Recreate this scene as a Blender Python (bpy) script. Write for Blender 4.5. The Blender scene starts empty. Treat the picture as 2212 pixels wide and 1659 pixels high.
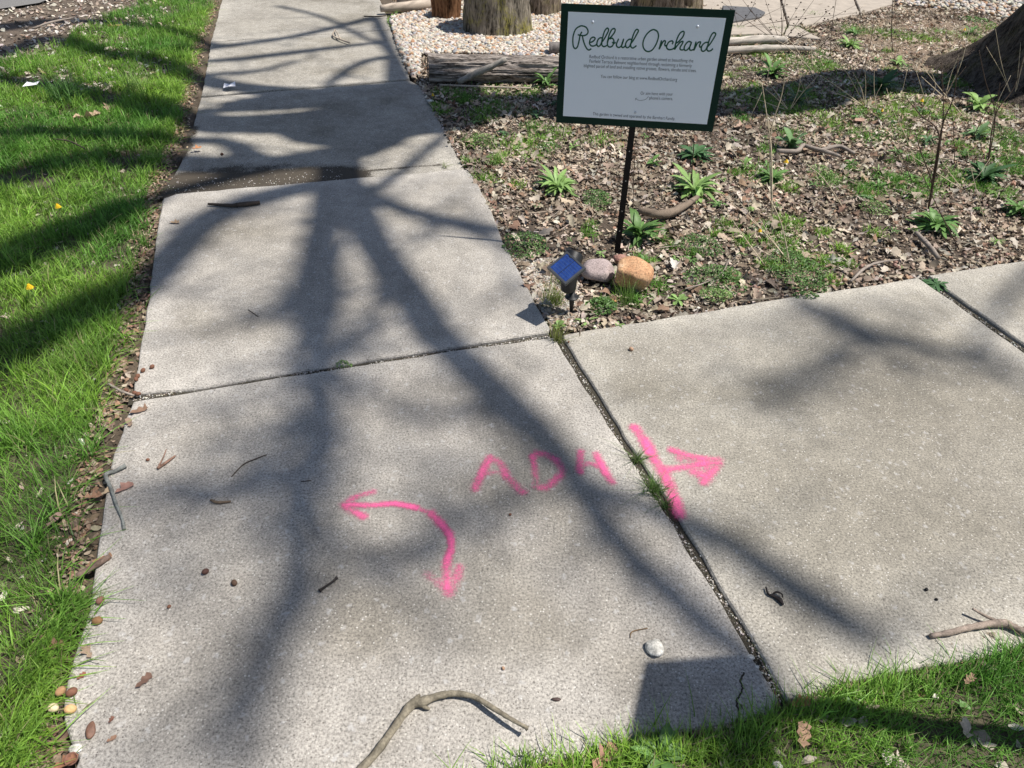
import bpy, math, random
import numpy as np
from mathutils import Vector, Matrix
R = math.radians
random.seed(7); rng = np.random.default_rng(11)
SC = bpy.context.scene; COL = SC.collection

# ---------------- camera, sky, sun, exposure ----------------
PITCH = math.atan((829.5 + 400) / 1500.0); ROLL = R(2); CAM_H = 1.6; FPX = 1500.0
cam_d = bpy.data.cameras.new('camera'); cam = bpy.data.objects.new('camera', cam_d); COL.objects.link(cam)
cam_d.sensor_width = 36; cam_d.lens = 36 * FPX / 2212; cam_d.clip_start = 0.05; cam_d.clip_end = 1000
cam.matrix_world = Matrix.Translation((0, 0, CAM_H)) @ Matrix.Rotation(R(90) - PITCH, 4, 'X') @ Matrix.Rotation(ROLL, 4, 'Z')
SC.camera = cam
EL = R(63); AZ = R(5)                                   # sun height; shadows run to -x, slightly +y
SUNV = Vector((math.cos(AZ) * math.cos(EL), -math.sin(AZ) * math.cos(EL), math.sin(EL)))
w = bpy.data.worlds.new('World'); SC.world = w; w.use_nodes = True
nt = w.node_tree; nt.nodes.clear()
sky = nt.nodes.new('ShaderNodeTexSky'); sky.sky_type = 'NISHITA'; sky.sun_disc = False
sky.sun_elevation = EL; sky.sun_rotation = math.atan2(SUNV.x, SUNV.y)
bg = nt.nodes.new('ShaderNodeBackground'); bg.inputs[1].default_value = 0.072
ow = nt.nodes.new('ShaderNodeOutputWorld'); nt.links.new(sky.outputs[0], bg.inputs[0]); nt.links.new(bg.outputs[0], ow.inputs[0])
sd = bpy.data.lights.new('sun', 'SUN'); sd.energy = 5.0; sd.angle = R(0.53); sd.color = (1.0, 0.945, 0.865)
so = bpy.data.objects.new('sun', sd); COL.objects.link(so); so.rotation_euler = SUNV.to_track_quat('Z', 'Y').to_euler()
SC.view_settings.view_transform = 'Standard'; SC.view_settings.look = 'None'; SC.view_settings.exposure = 0.36; SC.view_settings.gamma = 1
SC.cycles.max_bounces = 5; SC.cycles.transparent_max_bounces = 12

# ---------------- photograph pixel (2212 wide) <-> place ----------------
CP, SP, CR, SR = math.cos(PITCH), math.sin(PITCH), math.cos(ROLL), math.sin(ROLL)
def ray(x, y):
    u = (x - 1106) / FPX; v = -(y - 829.5) / FPX
    u, v = u * CR - v * SR, u * SR + v * CR
    return Vector((u, CP + v * SP, -SP + v * CP))
def G(x, y, z=0.0):
    d = ray(x, y); t = (z - CAM_H) / d.z
    return Vector((d.x * t, d.y * t, z))
def PY(x, y, Y):
    d = ray(x, y); t = Y / d.y
    return Vector((d.x * t, Y, CAM_H + d.z * t))
def proj_np(p):
    z = p[:, 2] - CAM_H if p.shape[1] > 2 else -CAM_H
    Yv = p[:, 1] * SP + z * CP; D = p[:, 1] * CP - z * SP
    D = np.where(D < .05, .05, D); u = p[:, 0] / D; v = Yv / D
    u, v = u * CR + v * SR, -u * SR + v * CR
    return np.stack([1106 + FPX * u, 829.5 - FPX * v], 1), D
def inpoly(q, poly):
    x, y = q[:, 0], q[:, 1]; ins = np.zeros(len(q), bool); n = len(poly)
    for i in range(n):
        x1, y1 = poly[i]; x2, y2 = poly[(i + 1) % n]
        if y1 == y2: continue
        c = ((y1 > y) != (y2 > y)) & (x < (x2 - x1) * (y - y1) / (y2 - y1) + x1); ins ^= c
    return ins

# ---------------- noise in numpy ----------------
_perm = rng.random((256, 256))
def vnoise(x, y):
    xi = np.floor(x).astype(int); yi = np.floor(y).astype(int); fx = x - xi; fy = y - yi
    fx = fx * fx * (3 - 2 * fx); fy = fy * fy * (3 - 2 * fy)
    a = _perm[xi & 255, yi & 255]; b = _perm[(xi + 1) & 255, yi & 255]; c = _perm[xi & 255, (yi + 1) & 255]; d = _perm[(xi + 1) & 255, (yi + 1) & 255]
    return (a * (1 - fx) + b * fx) * (1 - fy) + (c * (1 - fx) + d * fx) * fy
def fbm(x, y, o=3):
    s = 0; a = .5
    for k in range(o): s = s + a * vnoise(x * 2 ** k + 17 * k, y * 2 ** k + 31 * k); a *= .5
    return s / (1 - .5 ** o)

# ---------------- materials ----------------
def newmat(name):
    m = bpy.data.materials.new(name); m.use_nodes = True; t = m.node_tree; t.nodes.clear()
    o = t.nodes.new('ShaderNodeOutputMaterial'); b = t.nodes.new('ShaderNodeBsdfPrincipled'); t.links.new(b.outputs[0], o.inputs[0])
    return m, t, b
def N(t, k, **kw):
    n = t.nodes.new(k)
    for a, v in kw.items(): setattr(n, a, v)
    return n
def noise(t, scale, detail=3, rough=.55, vec=None, dist=0):
    n = N(t, 'ShaderNodeTexNoise'); n.inputs['Scale'].default_value = scale; n.inputs['Detail'].default_value = detail
    n.inputs['Roughness'].default_value = rough; n.inputs['Distortion'].default_value = dist
    if vec is not None: t.links.new(vec, n.inputs['Vector'])
    return n
def ramp(t, src, stops):
    r = N(t, 'ShaderNodeValToRGB'); e = r.color_ramp.elements
    while len(e) < len(stops): e.new(.5)
    for i, (p, c) in enumerate(stops):
        e[i].position = p; e[i].color = (c[0], c[1], c[2], 1) if not isinstance(c, (int, float)) else (c, c, c, 1)
    t.links.new(src, r.inputs[0]); return r
def mix(t, fac, a, b, mode='MIX'):
    m = N(t, 'ShaderNodeMix', data_type='RGBA', blend_type=mode)
    for s, v in ((0, fac), (6, a), (7, b)):
        if hasattr(v, 'links') or hasattr(v, 'is_linked'): t.links.new(v, m.inputs[s])
        else: m.inputs[s].default_value = v if s == 0 else (v[0], v[1], v[2], 1)
    return m.outputs[2]
def bump(t, b, src, strength, dist):
    n = N(t, 'ShaderNodeBump'); n.inputs['Strength'].default_value = strength; n.inputs['Distance'].default_value = dist
    t.links.new(src, n.inputs['Height']); t.links.new(n.outputs[0], b.inputs['Normal'])
def simple(name, col, rough=.6, metal=0, nscale=60, var=.25, bs=.3, bd=.002, spec=.4):
    m, t, b = newmat(name); tc = N(t, 'ShaderNodeTexCoord')
    n = noise(t, nscale, 4, .6, tc.outputs['Object'])
    r = ramp(t, n.outputs[0], [(.3, [c * (1 - var) for c in col]), (.7, [min(1, c * (1 + var)) for c in col])])
    t.links.new(r.outputs[0], b.inputs['Base Color']); b.inputs['Roughness'].default_value = rough; b.inputs['Metallic'].default_value = metal
    b.inputs['Specular IOR Level'].default_value = spec
    if bs: bump(t, b, n.outputs[0], bs, bd)
    return m
def attrmat(name, rough=.7, nscale=150, var=.3, trans=0, bs=.3, bd=.001, spec=.25):
    """base colour from the 'Col' attribute, with fine variation; leaves let a little light through"""
    m, t, b = newmat(name); a = N(t, 'ShaderNodeAttribute', attribute_name='Col'); tc = N(t, 'ShaderNodeTexCoord')
    n = noise(t, nscale, 3, .6, tc.outputs['Object']); r = ramp(t, n.outputs[0], [(.3, 1 - var), (.7, 1 + var * .0 + .0)])
    c = mix(t, 1.0, a.outputs[0], r.outputs[0], 'MULTIPLY')
    t.links.new(c, b.inputs['Base Color']); b.inputs['Roughness'].default_value = rough; b.inputs['Specular IOR Level'].default_value = spec
    if bs: bump(t, b, n.outputs[0], bs, bd)
    if trans:
        tr = N(t, 'ShaderNodeBsdfTranslucent'); ms = N(t, 'ShaderNodeMixShader'); ms.inputs[0].default_value = trans
        t.links.new(c, tr.inputs[0]); t.links.new(b.outputs[0], ms.inputs[1]); t.links.new(tr.outputs[0], ms.inputs[2])
        o = [x for x in t.nodes if x.type == 'OUTPUT_MATERIAL'][0]; t.links.new(ms.outputs[0], o.inputs[0])
    return m

def concrete_mat(name, warm=1.0, value=1.0):
    m, t, b = newmat(name); tc = N(t, 'ShaderNodeTexCoord').outputs['Object']
    big = noise(t, 1.7, 5, .6, tc); mid = noise(t, 14, 4, .65, tc); fine = noise(t, 150, 4, .8, tc)
    base = ramp(t, big.outputs[0], [(.3, (.320 * value, .298 * value, .268 * value * warm)), (.7, (.440 * value, .414 * value, .376 * value * warm))]).outputs[0]
    mm = ramp(t, mid.outputs[0], [(.3, .80), (.7, 1.10)]).outputs[0]
    at = N(t, 'ShaderNodeAttribute', attribute_name='Col'); c = mix(t, 1.0, mix(t, 1.0, base, mm, 'MULTIPLY'), at.outputs[0], 'MULTIPLY')
    ff = ramp(t, fine.outputs[0], [(.34, .32), (.45, .80), (.55, 1.10), (.68, 1.48)]).outputs[0]
    c = mix(t, 1.0, c, ff, 'MULTIPLY')
    # pale and dark aggregate of uneven size
    v = N(t, 'ShaderNodeTexVoronoi'); v.inputs['Scale'].default_value = 125; t.links.new(tc, v.inputs['Vector'])
    ag = ramp(t, v.outputs['Distance'], [(.18, 1.0), (.30, 0.0)]).outputs[0]
    sep = N(t, 'ShaderNodeSeparateColor'); t.links.new(v.outputs['Color'], sep.inputs[0])
    sel = ramp(t, sep.outputs[0], [(.60, 0.0), (.64, 1.0)]).outputs[0]; f = mix(t, 1.0, ag, sel, 'MULTIPLY')
    agc = ramp(t, sep.outputs[1], [(.0, (.13, .115, .10)), (.50, (.16, .145, .13)), (.54, (.52, .49, .44)), (1., (.62, .60, .56))]).outputs[0]
    c = mix(t, f, c, agc)
    v2 = N(t, 'ShaderNodeTexVoronoi'); v2.inputs['Scale'].default_value = 46; t.links.new(mix(t, .035, tc, noise(t, 60, 3, .7, tc).outputs['Color']), v2.inputs['Vector'])
    s2 = N(t, 'ShaderNodeSeparateColor'); t.links.new(v2.outputs['Color'], s2.inputs[0])
    a2 = ramp(t, v2.outputs['Distance'], [(.10, .5), (.42, 0.0)]).outputs[0]; l2 = ramp(t, s2.outputs[0], [(.80, 0.0), (.84, 1.0)]).outputs[0]
    c = mix(t, mix(t, 1.0, a2, l2, 'MULTIPLY'), c, (.56 * value, .55 * value, .54 * value))
    t.links.new(c, b.inputs['Base Color']); b.inputs['Roughness'].default_value = .85; b.inputs['Specular IOR Level'].default_value = .3
    h = mix(t, .35, fine.outputs[0], v.outputs['Distance']); bump(t, b, h, .75, .004)
    return m
M = {}
M['concrete_right'] = concrete_mat('concrete right', .96, .90); M['concrete'] = concrete_mat('concrete'); M['concrete_old'] = concrete_mat('worn concrete', .97, .93)

# soil with colour attribute
def soil_mat():
    m, t, b = newmat('soil'); a = N(t, 'ShaderNodeAttribute', attribute_name='Col'); tc = N(t, 'ShaderNodeTexCoord').outputs['Object']
    n1 = noise(t, 9, 5, .65, tc); n2 = noise(t, 120, 4, .7, tc)
    f = mix(t, .6, n1.outputs[0], n2.outputs[0]); r = ramp(t, f, [(.35, .45), (.65, 1.35)]).outputs[0]
    t.links.new(mix(t, 1.0, a.outputs[0], r, 'MULTIPLY'), b.inputs['Base Color']); b.inputs['Roughness'].default_value = .95
    bump(t, b, f, .9, .012); return m
M['soil'] = soil_mat()
M['filler'] = simple('joint grit', (.05, .044, .032), .95, 0, 160, .6, .9, .006)
M['road'] = simple('asphalt', (.17, .165, .16), .9, 0, 140, .35, .5, .003)
M['flag'] = simple('flagstone', (.36, .315, .265), .85, 0, 9, .16, .3, .004)
M['dark_grey'] = simple('dark_grey', (.10, .10, .105), .7, 0, 30, .3, .4, .003)
M['grass'] = attrmat('grass blade', .5, 60, .2, .35, 0, spec=.35)
M['leaf'] = attrmat('green leaf', .5, 90, .3, .3, .2, spec=.35)
M['dry'] = attrmat('dry leaf', .8, 110, .35, .12, .4)
M['stone'] = attrmat('pebble', .7, 160, .3, 0, .4)
M['wood'] = attrmat('twig bark', .85, 200, .45, 0, .8, .002)
M['straw'] = simple('straw stem', (.60, .50, .36), .7, 0, 60, .3, .2)
M['darkstem'] = simple('dark dead stem', (.07, .045, .032), .8, 0, 60, .4, .2)
M['seed'] = simple('seed head', (.045, .028, .02), .9, 0, 200, .5, .6)
M['yellow'] = simple('dandelion yellow', (.85, .52, .01), .7, 0, 300, .3, .5)
M['board'] = simple('sky tinted white panel', (.86, .92, .99), .32, 0, 3, .01, 0)  # blue of the skylight is put into the white base colour
M['dkgreen'] = simple('dark green paint', (.004, .028, .018), .55, 0, 8, .1, 0, spec=.2)
M['ink'] = simple('grey ink', (.05, .06, .08), .5, 0, 8, .05, 0)
M['inkg'] = simple('green ink', (.003, .085, .042), .45, 0, 8, .05, 0)
M['bolt'] = simple('zinc bolt', (.62, .66, .72), .3, .35, 30, .1, 0)
M['black'] = simple('black painted steel', (.005, .005, .006), .5, 0, 60, .3, .2, .0005, .25)
M['plastic'] = simple('dark grey plastic', (.012, .013, .015), .5, 0, 40, .12, 0, spec=.5)
M['plasticf'] = simple('panel frame plastic', (.055, .06, .068), .33, 0, 40, .1, 0, spec=.5)
M['hole'] = simple('punched hole', (.45, .42, .36), .7, 0, 30, .3, 0)
M['paper'] = simple('paper', (.80, .80, .84), .7, 0, 30, .06, .2)
def bark_mat(name, c0, c1, moss=0, stretch=(1, 1, .18), sc=26):
    m, t, b = newmat(name); tc = N(t, 'ShaderNodeTexCoord').outputs['Object']; mp = N(t, 'ShaderNodeMapping'); mp.inputs['Scale'].default_value = stretch
    t.links.new(tc, mp.inputs[0]); n = noise(t, sc, 6, .7, mp.outputs[0], .4); n2 = noise(t, sc * 5, 3, .6, mp.outputs[0])
    f = mix(t, .35, n.outputs[0], n2.outputs[0])
    c = ramp(t, f, [(.40, [x * .18 for x in c0]), (.485, c0), (.62, c1)]).outputs[0]
    if moss:
        mn = noise(t, 5, 5, .7, tc); mk_ = ramp(t, mn.outputs[0], [(.50, 0.), (.62, moss)]).outputs[0]
        fr = ramp(t, n2.outputs[0], [(.4, 0.), (.55, 1.)]).outputs[0]
        c = mix(t, mix(t, 1., mk_, fr, 'MULTIPLY'), c, (.26, .24, .05))
    t.links.new(c, b.inputs['Base Color']); b.inputs['Roughness'].default_value = .95; b.inputs['Specular IOR Level'].default_value = .1
    bump(t, b, f, 1.0, .02); return m
M['bark_moss'] = bark_mat('mossy bark', (.17, .15, .12), (.33, .29, .235), .85)
M['bark'] = bark_mat('grey brown bark', (.15, .12, .095), (.30, .25, .20), .25)
M['bark_dark'] = bark_mat('dark bark', (.075, .06, .05), (.165, .135, .11), .15)
M['bark_log'] = bark_mat('pale cracked log bark', (.22, .19, .17), (.48, .43, .39), 0, (.16, 1, 1), 30)
M['bark_red'] = bark_mat('reddish split wood', (.17, .085, .045), (.36, .20, .11), 0, (1, 1, .12), 30)
M['cutwood'] = simple('cut wood', (.58, .40, .25), .85, 0, 22, .3, .5, .01)
def rock_mat(name, ca, cb, cc, sc=14, spk=120):
    m, t, b = newmat(name); tc = N(t, 'ShaderNodeTexCoord').outputs['Object']; n = noise(t, sc, 5, .6, tc); n2 = noise(t, spk, 3, .7, tc)
    c = ramp(t, n.outputs[0], [(.32, ca), (.55, cb), (.72, cc)]).outputs[0]; s = ramp(t, n2.outputs[0], [(.32, .5), (.5, 1.), (.68, 1.35)]).outputs[0]
    t.links.new(mix(t, 1., c, s, 'MULTIPLY'), b.inputs['Base Color']); b.inputs['Roughness'].default_value = .8
    bump(t, b, mix(t, .5, n.outputs[0], n2.outputs[0]), .7, .008); return m
M['rock_or'] = rock_mat('orange sandstone', (.40, .20, .10), (.52, .31, .17), (.62, .46, .32))
M['rock_gr'] = rock_mat('pink grey granite', (.30, .24, .23), (.38, .31, .30), (.44, .38, .36), 10, 170)
M['rock_rd'] = rock_mat('reddish stone', (.26, .13, .10), (.33, .18, .14), (.40, .26, .2))
M['rock_wh'] = rock_mat('white stone', (.50, .48, .42), (.62, .60, .55), (.70, .68, .64))
# solar cells
def cell_mat():
    m, t, b = newmat('solar cells'); tc = N(t, 'ShaderNodeTexCoord').outputs['Object']
    n = noise(t, 90, 2, .5, tc); c = ramp(t, n.outputs[0], [(.3, (.012, .035, .16)), (.7, (.022, .065, .27))]).outputs[0]
    t.links.new(c, b.inputs['Base Color']); b.inputs['Roughness'].default_value = .22; b.inputs['Specular IOR Level'].default_value = .6
    return m
M['cell'] = cell_mat(); M['cellline'] = simple('cell line', (.008, .012, .03), .4, 0, 30, .1, 0)
M['cellbus'] = simple('cell finger', (.06, .12, .30), .35, 0, 30, .1, 0)
def spray_mat(name, col, hard, ns, rough=.75, granular=.9):
    """spray or dirt lying on the concrete: 'dens' says how thick the coat is, grain breaks it up"""
    m, t, b = newmat(name); a = N(t, 'ShaderNodeAttribute', attribute_name='dens'); tc = N(t, 'ShaderNodeTexCoord').outputs['Object']
    n = noise(t, ns, 4, .75, tc); nb = noise(t, 60, 2, .5, tc)
    g = ramp(t, n.outputs[0], [(.28, 1.0), (.72, 0.0)]).outputs[0]
    mth = N(t, 'ShaderNodeMath', operation='MULTIPLY_ADD'); t.links.new(g, mth.inputs[0]); mth.inputs[1].default_value = -granular; t.links.new(a.outputs['Fac'], mth.inputs[2])
    m2 = N(t, 'ShaderNodeMath', operation='MULTIPLY', use_clamp=True); t.links.new(mth.outputs[0], m2.inputs[0]); m2.inputs[1].default_value = hard
    c = ramp(t, nb.outputs[0], [(.3, [x * .88 for x in col]), (.7, [min(1, x * 1.08) for x in col])]).outputs[0]
    t.links.new(c, b.inputs['Base Color']); b.inputs['Roughness'].default_value = rough
    t.links.new(m2.outputs[0], b.inputs['Alpha']); bump(t, b, n.outputs[0], .7, .004); return m
M['pink'] = spray_mat('pink spray paint', (.86, .13, .33), 1.3, 210, .6, .62)
M['dirt'] = spray_mat('washed dirt', (.062, .05, .036), 2.4, 140, .95, .8)

# ---------------- object helpers ----------------
def tag(o, label, cat, group=None, kind=None):
    if label: o['label'] = label
    if cat: o['category'] = cat
    if group: o['group'] = group
    if kind: o['kind'] = kind
    return o
def link(name, me, mat, parent=None, smooth=False):
    if mat is not None:
        me.materials.append(mat)
    if smooth: me.polygons.foreach_set('use_smooth', np.ones(len(me.polygons), bool))
    o = bpy.data.objects.new(name, me); COL.objects.link(o)
    if parent: o.parent = parent
    return o
def mesh(name, V, F, mat, parent=None, smooth=False, col=None, origin=None):
    """world-space verts; stored about the parent's location (or origin)"""
    V = np.asarray(V, float)
    off = np.array(parent['_at']) if parent is not None else (np.array(origin) if origin is not None else np.zeros(3))
    me = bpy.data.meshes.new(name); me.from_pydata((V - off).tolist(), [], [list(f) for f in F])
    if col is not None: setcol(me, col if np.ndim(col) > 1 else np.tile(col, (len(V), 1)))
    o = link(name, me, mat, parent, smooth)
    if parent is None and origin is not None: o.location = origin
    return o
def setcol(me, c):
    a = me.color_attributes.new('Col', 'FLOAT_COLOR', 'POINT'); q = np.ones((len(c), 4)); q[:, :3] = c; a.data.foreach_set('color', q.ravel())
def empty(name, loc):
    o = bpy.data.objects.new(name, None); COL.objects.link(o); o.location = loc; o['_at'] = [float(x) for x in loc]; o.empty_display_size = .05; return o
def bulk(name, V, F, C, mat, smooth=False, parent=None):
    """big quad/tri mesh straight from arrays. F: (n,4) or (n,3)"""
    me = bpy.data.meshes.new(name); n, k = F.shape
    me.vertices.add(len(V)); me.vertices.foreach_set('co', V.astype(np.float32).ravel())
    me.loops.add(n * k); me.loops.foreach_set('vertex_index', F.astype(np.int32).ravel())
    me.polygons.add(n); me.polygons.foreach_set('loop_start', np.arange(0, n * k, k, dtype=np.int32)); me.polygons.foreach_set('loop_total', np.full(n, k, np.int32))
    me.update(calc_edges=True); me.validate()
    if C is not None: setcol(me, C)
    return link(name, me, mat, parent, smooth)
def catmull(pts, n=6):
    P = [np.array(p, float) for p in pts]
    if len(P) < 3: return P
    P = [2 * P[0] - P[1]] + P + [2 * P[-1] - P[-2]]; out = []
    for i in range(1, len(P) - 2):
        a, b, c, d = P[i - 1], P[i], P[i + 1], P[i + 2]
        for k in range(n):
            t = k / n; out.append(.5 * (2 * b + (c - a) * t + (2 * a - 5 * b + 4 * c - d) * t * t + (3 * b - a - 3 * c + d) * t ** 3))
    out.append(P[-2]); return out
def tube(pts, sides=7, flat=None, jitter=0):
    """pts rows x,y,z,r -> V,F. flat=(normal,thickness factor)"""
    pts = np.array(pts, float); n = len(pts); V = []; F = []; up = np.array([0, 0, 1.])
    prev = None
    for i in range(n):
        a = pts[min(i + 1, n - 1), :3] - pts[max(i - 1, 0), :3]; a /= (np.linalg.norm(a) + 1e-9)
        if flat is not None: nn = np.array(flat[0]); b = np.cross(a, nn); b /= np.linalg.norm(b) + 1e-9; c = nn * flat[1]
        else:
            if prev is None:
                ref = up if abs(a[2]) < .9 else np.array([1., 0, 0]); b = np.cross(a, ref)
            else: b = prev - a * np.dot(prev, a)
            b /= np.linalg.norm(b) + 1e-9; prev = b; c = np.cross(b, a)
        for k in range(sides):
            th = 2 * math.pi * k / sides; r = pts[i, 3] * (1 + (jitter * (rng.random() - .5) if jitter else 0))
            V.append(pts[i, :3] + r * (b * math.cos(th) + c * math.sin(th)))
    for i in range(n - 1):
        for k in range(sides):
            k2 = (k + 1) % sides; F.append((i * sides + k, i * sides + k2, (i + 1) * sides + k2, (i + 1) * sides + k))
    F.append(tuple(range(sides))[::-1]); F.append(tuple((n - 1) * sides + k for k in range(sides)))
    return V, F
def join(parts):
    V = []; F = []
    for v, f in parts:
        o = len(V); V += [tuple(x) for x in v]; F += [tuple(i + o for i in q) for q in f]
    return V, F
def box(c, X, Y, Z):
    c, X, Y, Z = (np.array(q, float) for q in (c, X, Y, Z)); V = [c + sx * X + sy * Y + sz * Z for sz in (-1, 1) for sy in (-1, 1) for sx in (-1, 1)]
    F = [(0, 2, 3, 1), (4, 5, 7, 6), (0, 1, 5, 4), (2, 6, 7, 3), (0, 4, 6, 2), (1, 3, 7, 5)]; return V, F
def slabpoly(name, px, mat, parent=None, z=0.0, thick=.1, jit=.004, zfun=None, step=.05, label=None, tone=(.16, .16)):
    """concrete slab from its outline (photograph pixels), worn rounded arris, irregular edge"""
    P = [np.array(G(*p))[:2] for p in px]; out = []
    for i in range(len(P)):
        a, b = P[i], P[(i + 1) % len(P)]; L = np.linalg.norm(b - a); k = max(1, int(L / step))
        for j in range(k): out.append(a + (b - a) * j / k)
    out = np.array(out); n = len(out)
    T = np.roll(out, -1, 0) - np.roll(out, 1, 0); T /= np.linalg.norm(T, axis=1)[:, None] + 1e-9; Nn = np.stack([T[:, 1], -T[:, 0]], 1)
    A = .5 * np.sum(out[:, 0] * np.roll(out[:, 1], -1) - np.roll(out[:, 0], -1) * out[:, 1])
    if A < 0: Nn = -Nn
    w_ = (fbm(out[:, 0] * 13, out[:, 1] * 13) - .5) * 4 * jit; out = out + Nn * w_[:, None]
    zf = zfun or (lambda x, y: z)
    rings = []
    for inset, dz in ((0.010, 0), (0.004, -.0015), (0.0, -.007), (-.001, -.03), (0, -thick)):
        q = out - Nn * inset; rings.append(np.array([[x, y, zf(x, y) + dz] for x, y in q]))
    from mathutils.geometry import delaunay_2d_cdt
    ring0 = out - Nn * .010; x0, y0 = ring0.min(0); x1, y1 = ring0.max(0); st = .045 if (x1 - x0) * (y1 - y0) < 14 else .12
    gx_, gy_ = np.meshgrid(np.arange(x0 + .01, x1, st), np.arange(y0 + .01, y1, st)); gp = np.stack([gx_.ravel(), gy_.ravel()], 1); gp = gp + rng.uniform(-.01, .01, gp.shape)
    def edist(p): return np.concatenate([np.min(np.linalg.norm(p[i:i + 800, None] - ring0[None], axis=2), 1) for i in range(0, len(p), 800)]) if len(p) else np.zeros(0)
    gp = gp[inpoly(gp, [tuple(a) for a in ring0])]; gp = gp[edist(gp) > .022]
    cv, _, cf, ov, _, _ = delaunay_2d_cdt([Vector(a) for a in ring0.tolist()] + [Vector(a) for a in gp.tolist()], [], [list(range(n)) if A > 0 else list(range(n))[::-1]], 1, 1e-6)
    base_n = len(rings) * n; V = np.concatenate(rings); cvn = np.array([v[:] for v in cv]); V = np.r_[V, np.array([[x, y, zf(x, y)] for x, y in cvn])]
    first = {}
    for i_, o_ in enumerate(ov):
        for k_ in o_:
            if k_ < n: first[i_] = k_
    F = [tuple(first.get(i_, base_n + i_) for i_ in f) for f in cf]
    ed = edist(V[:, :2]); nz = fbm(V[:, 0] * 7, V[:, 1] * 7); nl = fbm(V[:, 0] * 1.3 + 7, V[:, 1] * 1.3); nm = fbm(V[:, 0] * 3.1 + 1, V[:, 1] * 3.1 + 5)
    sh = 1 + tone[0] * np.exp(-(ed / (.05 + .06 * nz)) ** 2) - tone[1] * np.clip(ed / .35, 0, 1) * np.clip(nl * 1.6 - .3, 0, 1) - .22 * np.clip((nm - .58) * 5, 0, 1)
    colr_ = sh[:, None] * (np.array([1, 1, 1]) - np.clip((1 - sh) * .25, 0, .1)[:, None] * np.array([0, .25, 1]))
    for r in range(4):
        for k in range(n):
            k2 = (k + 1) % n; q = (r * n + k, (r + 1) * n + k, (r + 1) * n + k2, r * n + k2); F.append(q if A > 0 else q[::-1])
    o = mesh(name, V, F, mat, parent, False, colr_); return o

# ---------------- regions in the photograph ----------------
LAWN_L = [(470, -60), (458, 20), (430, 100), (415, 180), (385, 300), (345, 385), (325, 480), (303, 600), (290, 700), (262, 800), (235, 900), (205, 1000), (185, 1100),
          (180, 1180), (160, 1280), (140, 1370), (100, 1440), (75, 1540), (50, 1600), (30, 1700), (0, 1900), (-500, 1900), (-700, 500), (-200, 190), (-20, 140), (60, 120), (90, 105), (140, 90), (165, 60), (250, 22), (340, -20), (370, -60)]
LAWN_R = [(1040, 1672), (1190, 1645), (1340, 1612), (1400, 1608), (1590, 1572), (1640, 1545), (1700, 1528), (1760, 1508), (1850, 1475), (1950, 1452), (2090, 1430), (2160, 1408),
          (2250, 1385), (2600, 1310), (2700, 1900), (700, 1950), (850, 1720)]
GRAVEL1 = [(842, 40), (1000, 8), (1330, -40), (1420, 60), (1250, 130), (1000, 116), (908, 118), (905, 168), (884, 158), (862, 110)]
GRAVEL2 = [(1925, -40), (1938, 12), (2077, 22), (2160, 38), (2300, 60), (2500, 60), (2500, -120), (1950, -120)]
PATIO = [(1560, -60), (1560, 62), (1575, 75), (1635, 73), (1773, 85), (1725, 58), (1856, 30), (1930, 8), (1925, -60)]
BED = [(842, -60), (850, 60), (885, 160), (905, 180), (960, 280), (1010, 365), (1095, 540), (1187, 706), (1215, 716), (1400, 690), (1640, 648), (1985, 597), (2212, 560), (2900, 455), (3000, 0), (3000, -120), (830, -120)]
BARE = [(1830, 60), (1900, 35), (2160, 45), (2120, 90), (2070, 130), (2040, 150), (1880, 150), (1900, 110)]
ROAD = [(-900, 120), (-60, 28), (85, 6), (150, -20), (260, -60), (-900, -60)]
WALK = [(475, -80), (470, 0), (440, 150), (400, 300), (345, 425), (320, 600), (285, 845), (230, 1100), (130, 1480), (130, 1600), (150, 1760), (860, 1760), (1060, 1665), (1360, 1597), (1690, 1525),
        (1830, 1470), (2080, 1425), (2212, 1390), (2700, 1290), (2800, 480), (2212, 560), (1640, 650), (1205, 720), (1090, 535), (1005, 362), (900, 172), (850, 80), (820, 0), (800, -80)]

# ---------------- the ground ----------------
def axis(a, b, fine, lo, hi):
    m = np.arange(a, b, fine); l = a - np.geomspace(.3, a - lo, 14)[::-1]; h = b + np.geomspace(.3, hi - b, 14); return np.concatenate([l, m, h])
gx = axis(-4.5, 6.5, .035, -200, 200); gy = axis(-.5, 11., .035, -200, 300)
X, Y = np.meshgrid(gx, gy); XY = np.stack([X.ravel(), Y.ravel()], 1); q, D = proj_np(np.c_[XY, np.zeros(len(XY))]); ok = XY[:, 1] > .25
near = (X.ravel() > -5) & (X.ravel() < 7) & (Y.ravel() < 12) & (Y.ravel() > -.6)
z = -.020 + .022 * (fbm(XY[:, 0] * 4, XY[:, 1] * 4) - .5) * near + .012 * (fbm(XY[:, 0] * 17, XY[:, 1] * 17) - .5) * near
inwalk = inpoly(q, WALK) & ok; z[inwalk] = -.05
c = np.tile([.105, .080, .055], (len(XY), 1))
lawn = (inpoly(q, LAWN_L) | inpoly(q, LAWN_R)) & ok
c[lawn] = [.085, .075, .045]
bed = inpoly(q, BED) & ok; c[bed] = [.085, .064, .047]
bare = inpoly(q, BARE) & ok; c[bare] = [.24, .18, .125]
tan = bed & (q[:, 0] > 1980) & (q[:, 1] < 330); c[tan] = c[tan] * .4 + np.array([.24, .18, .125]) * .6
ul = (q[:, 0] < 350) & (q[:, 1] < 140) & ~lawn & ok; c[ul] = [.13, .10, .075]
far = ~near; c[far] = [.09, .10, .045]
idx = np.arange(len(XY)).reshape(len(gy), len(gx)); F = np.stack([idx[:-1, :-1].ravel(), idx[:-1, 1:].ravel(), idx[1:, 1:].ravel(), idx[1:, :-1].ravel()], 1)
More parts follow.
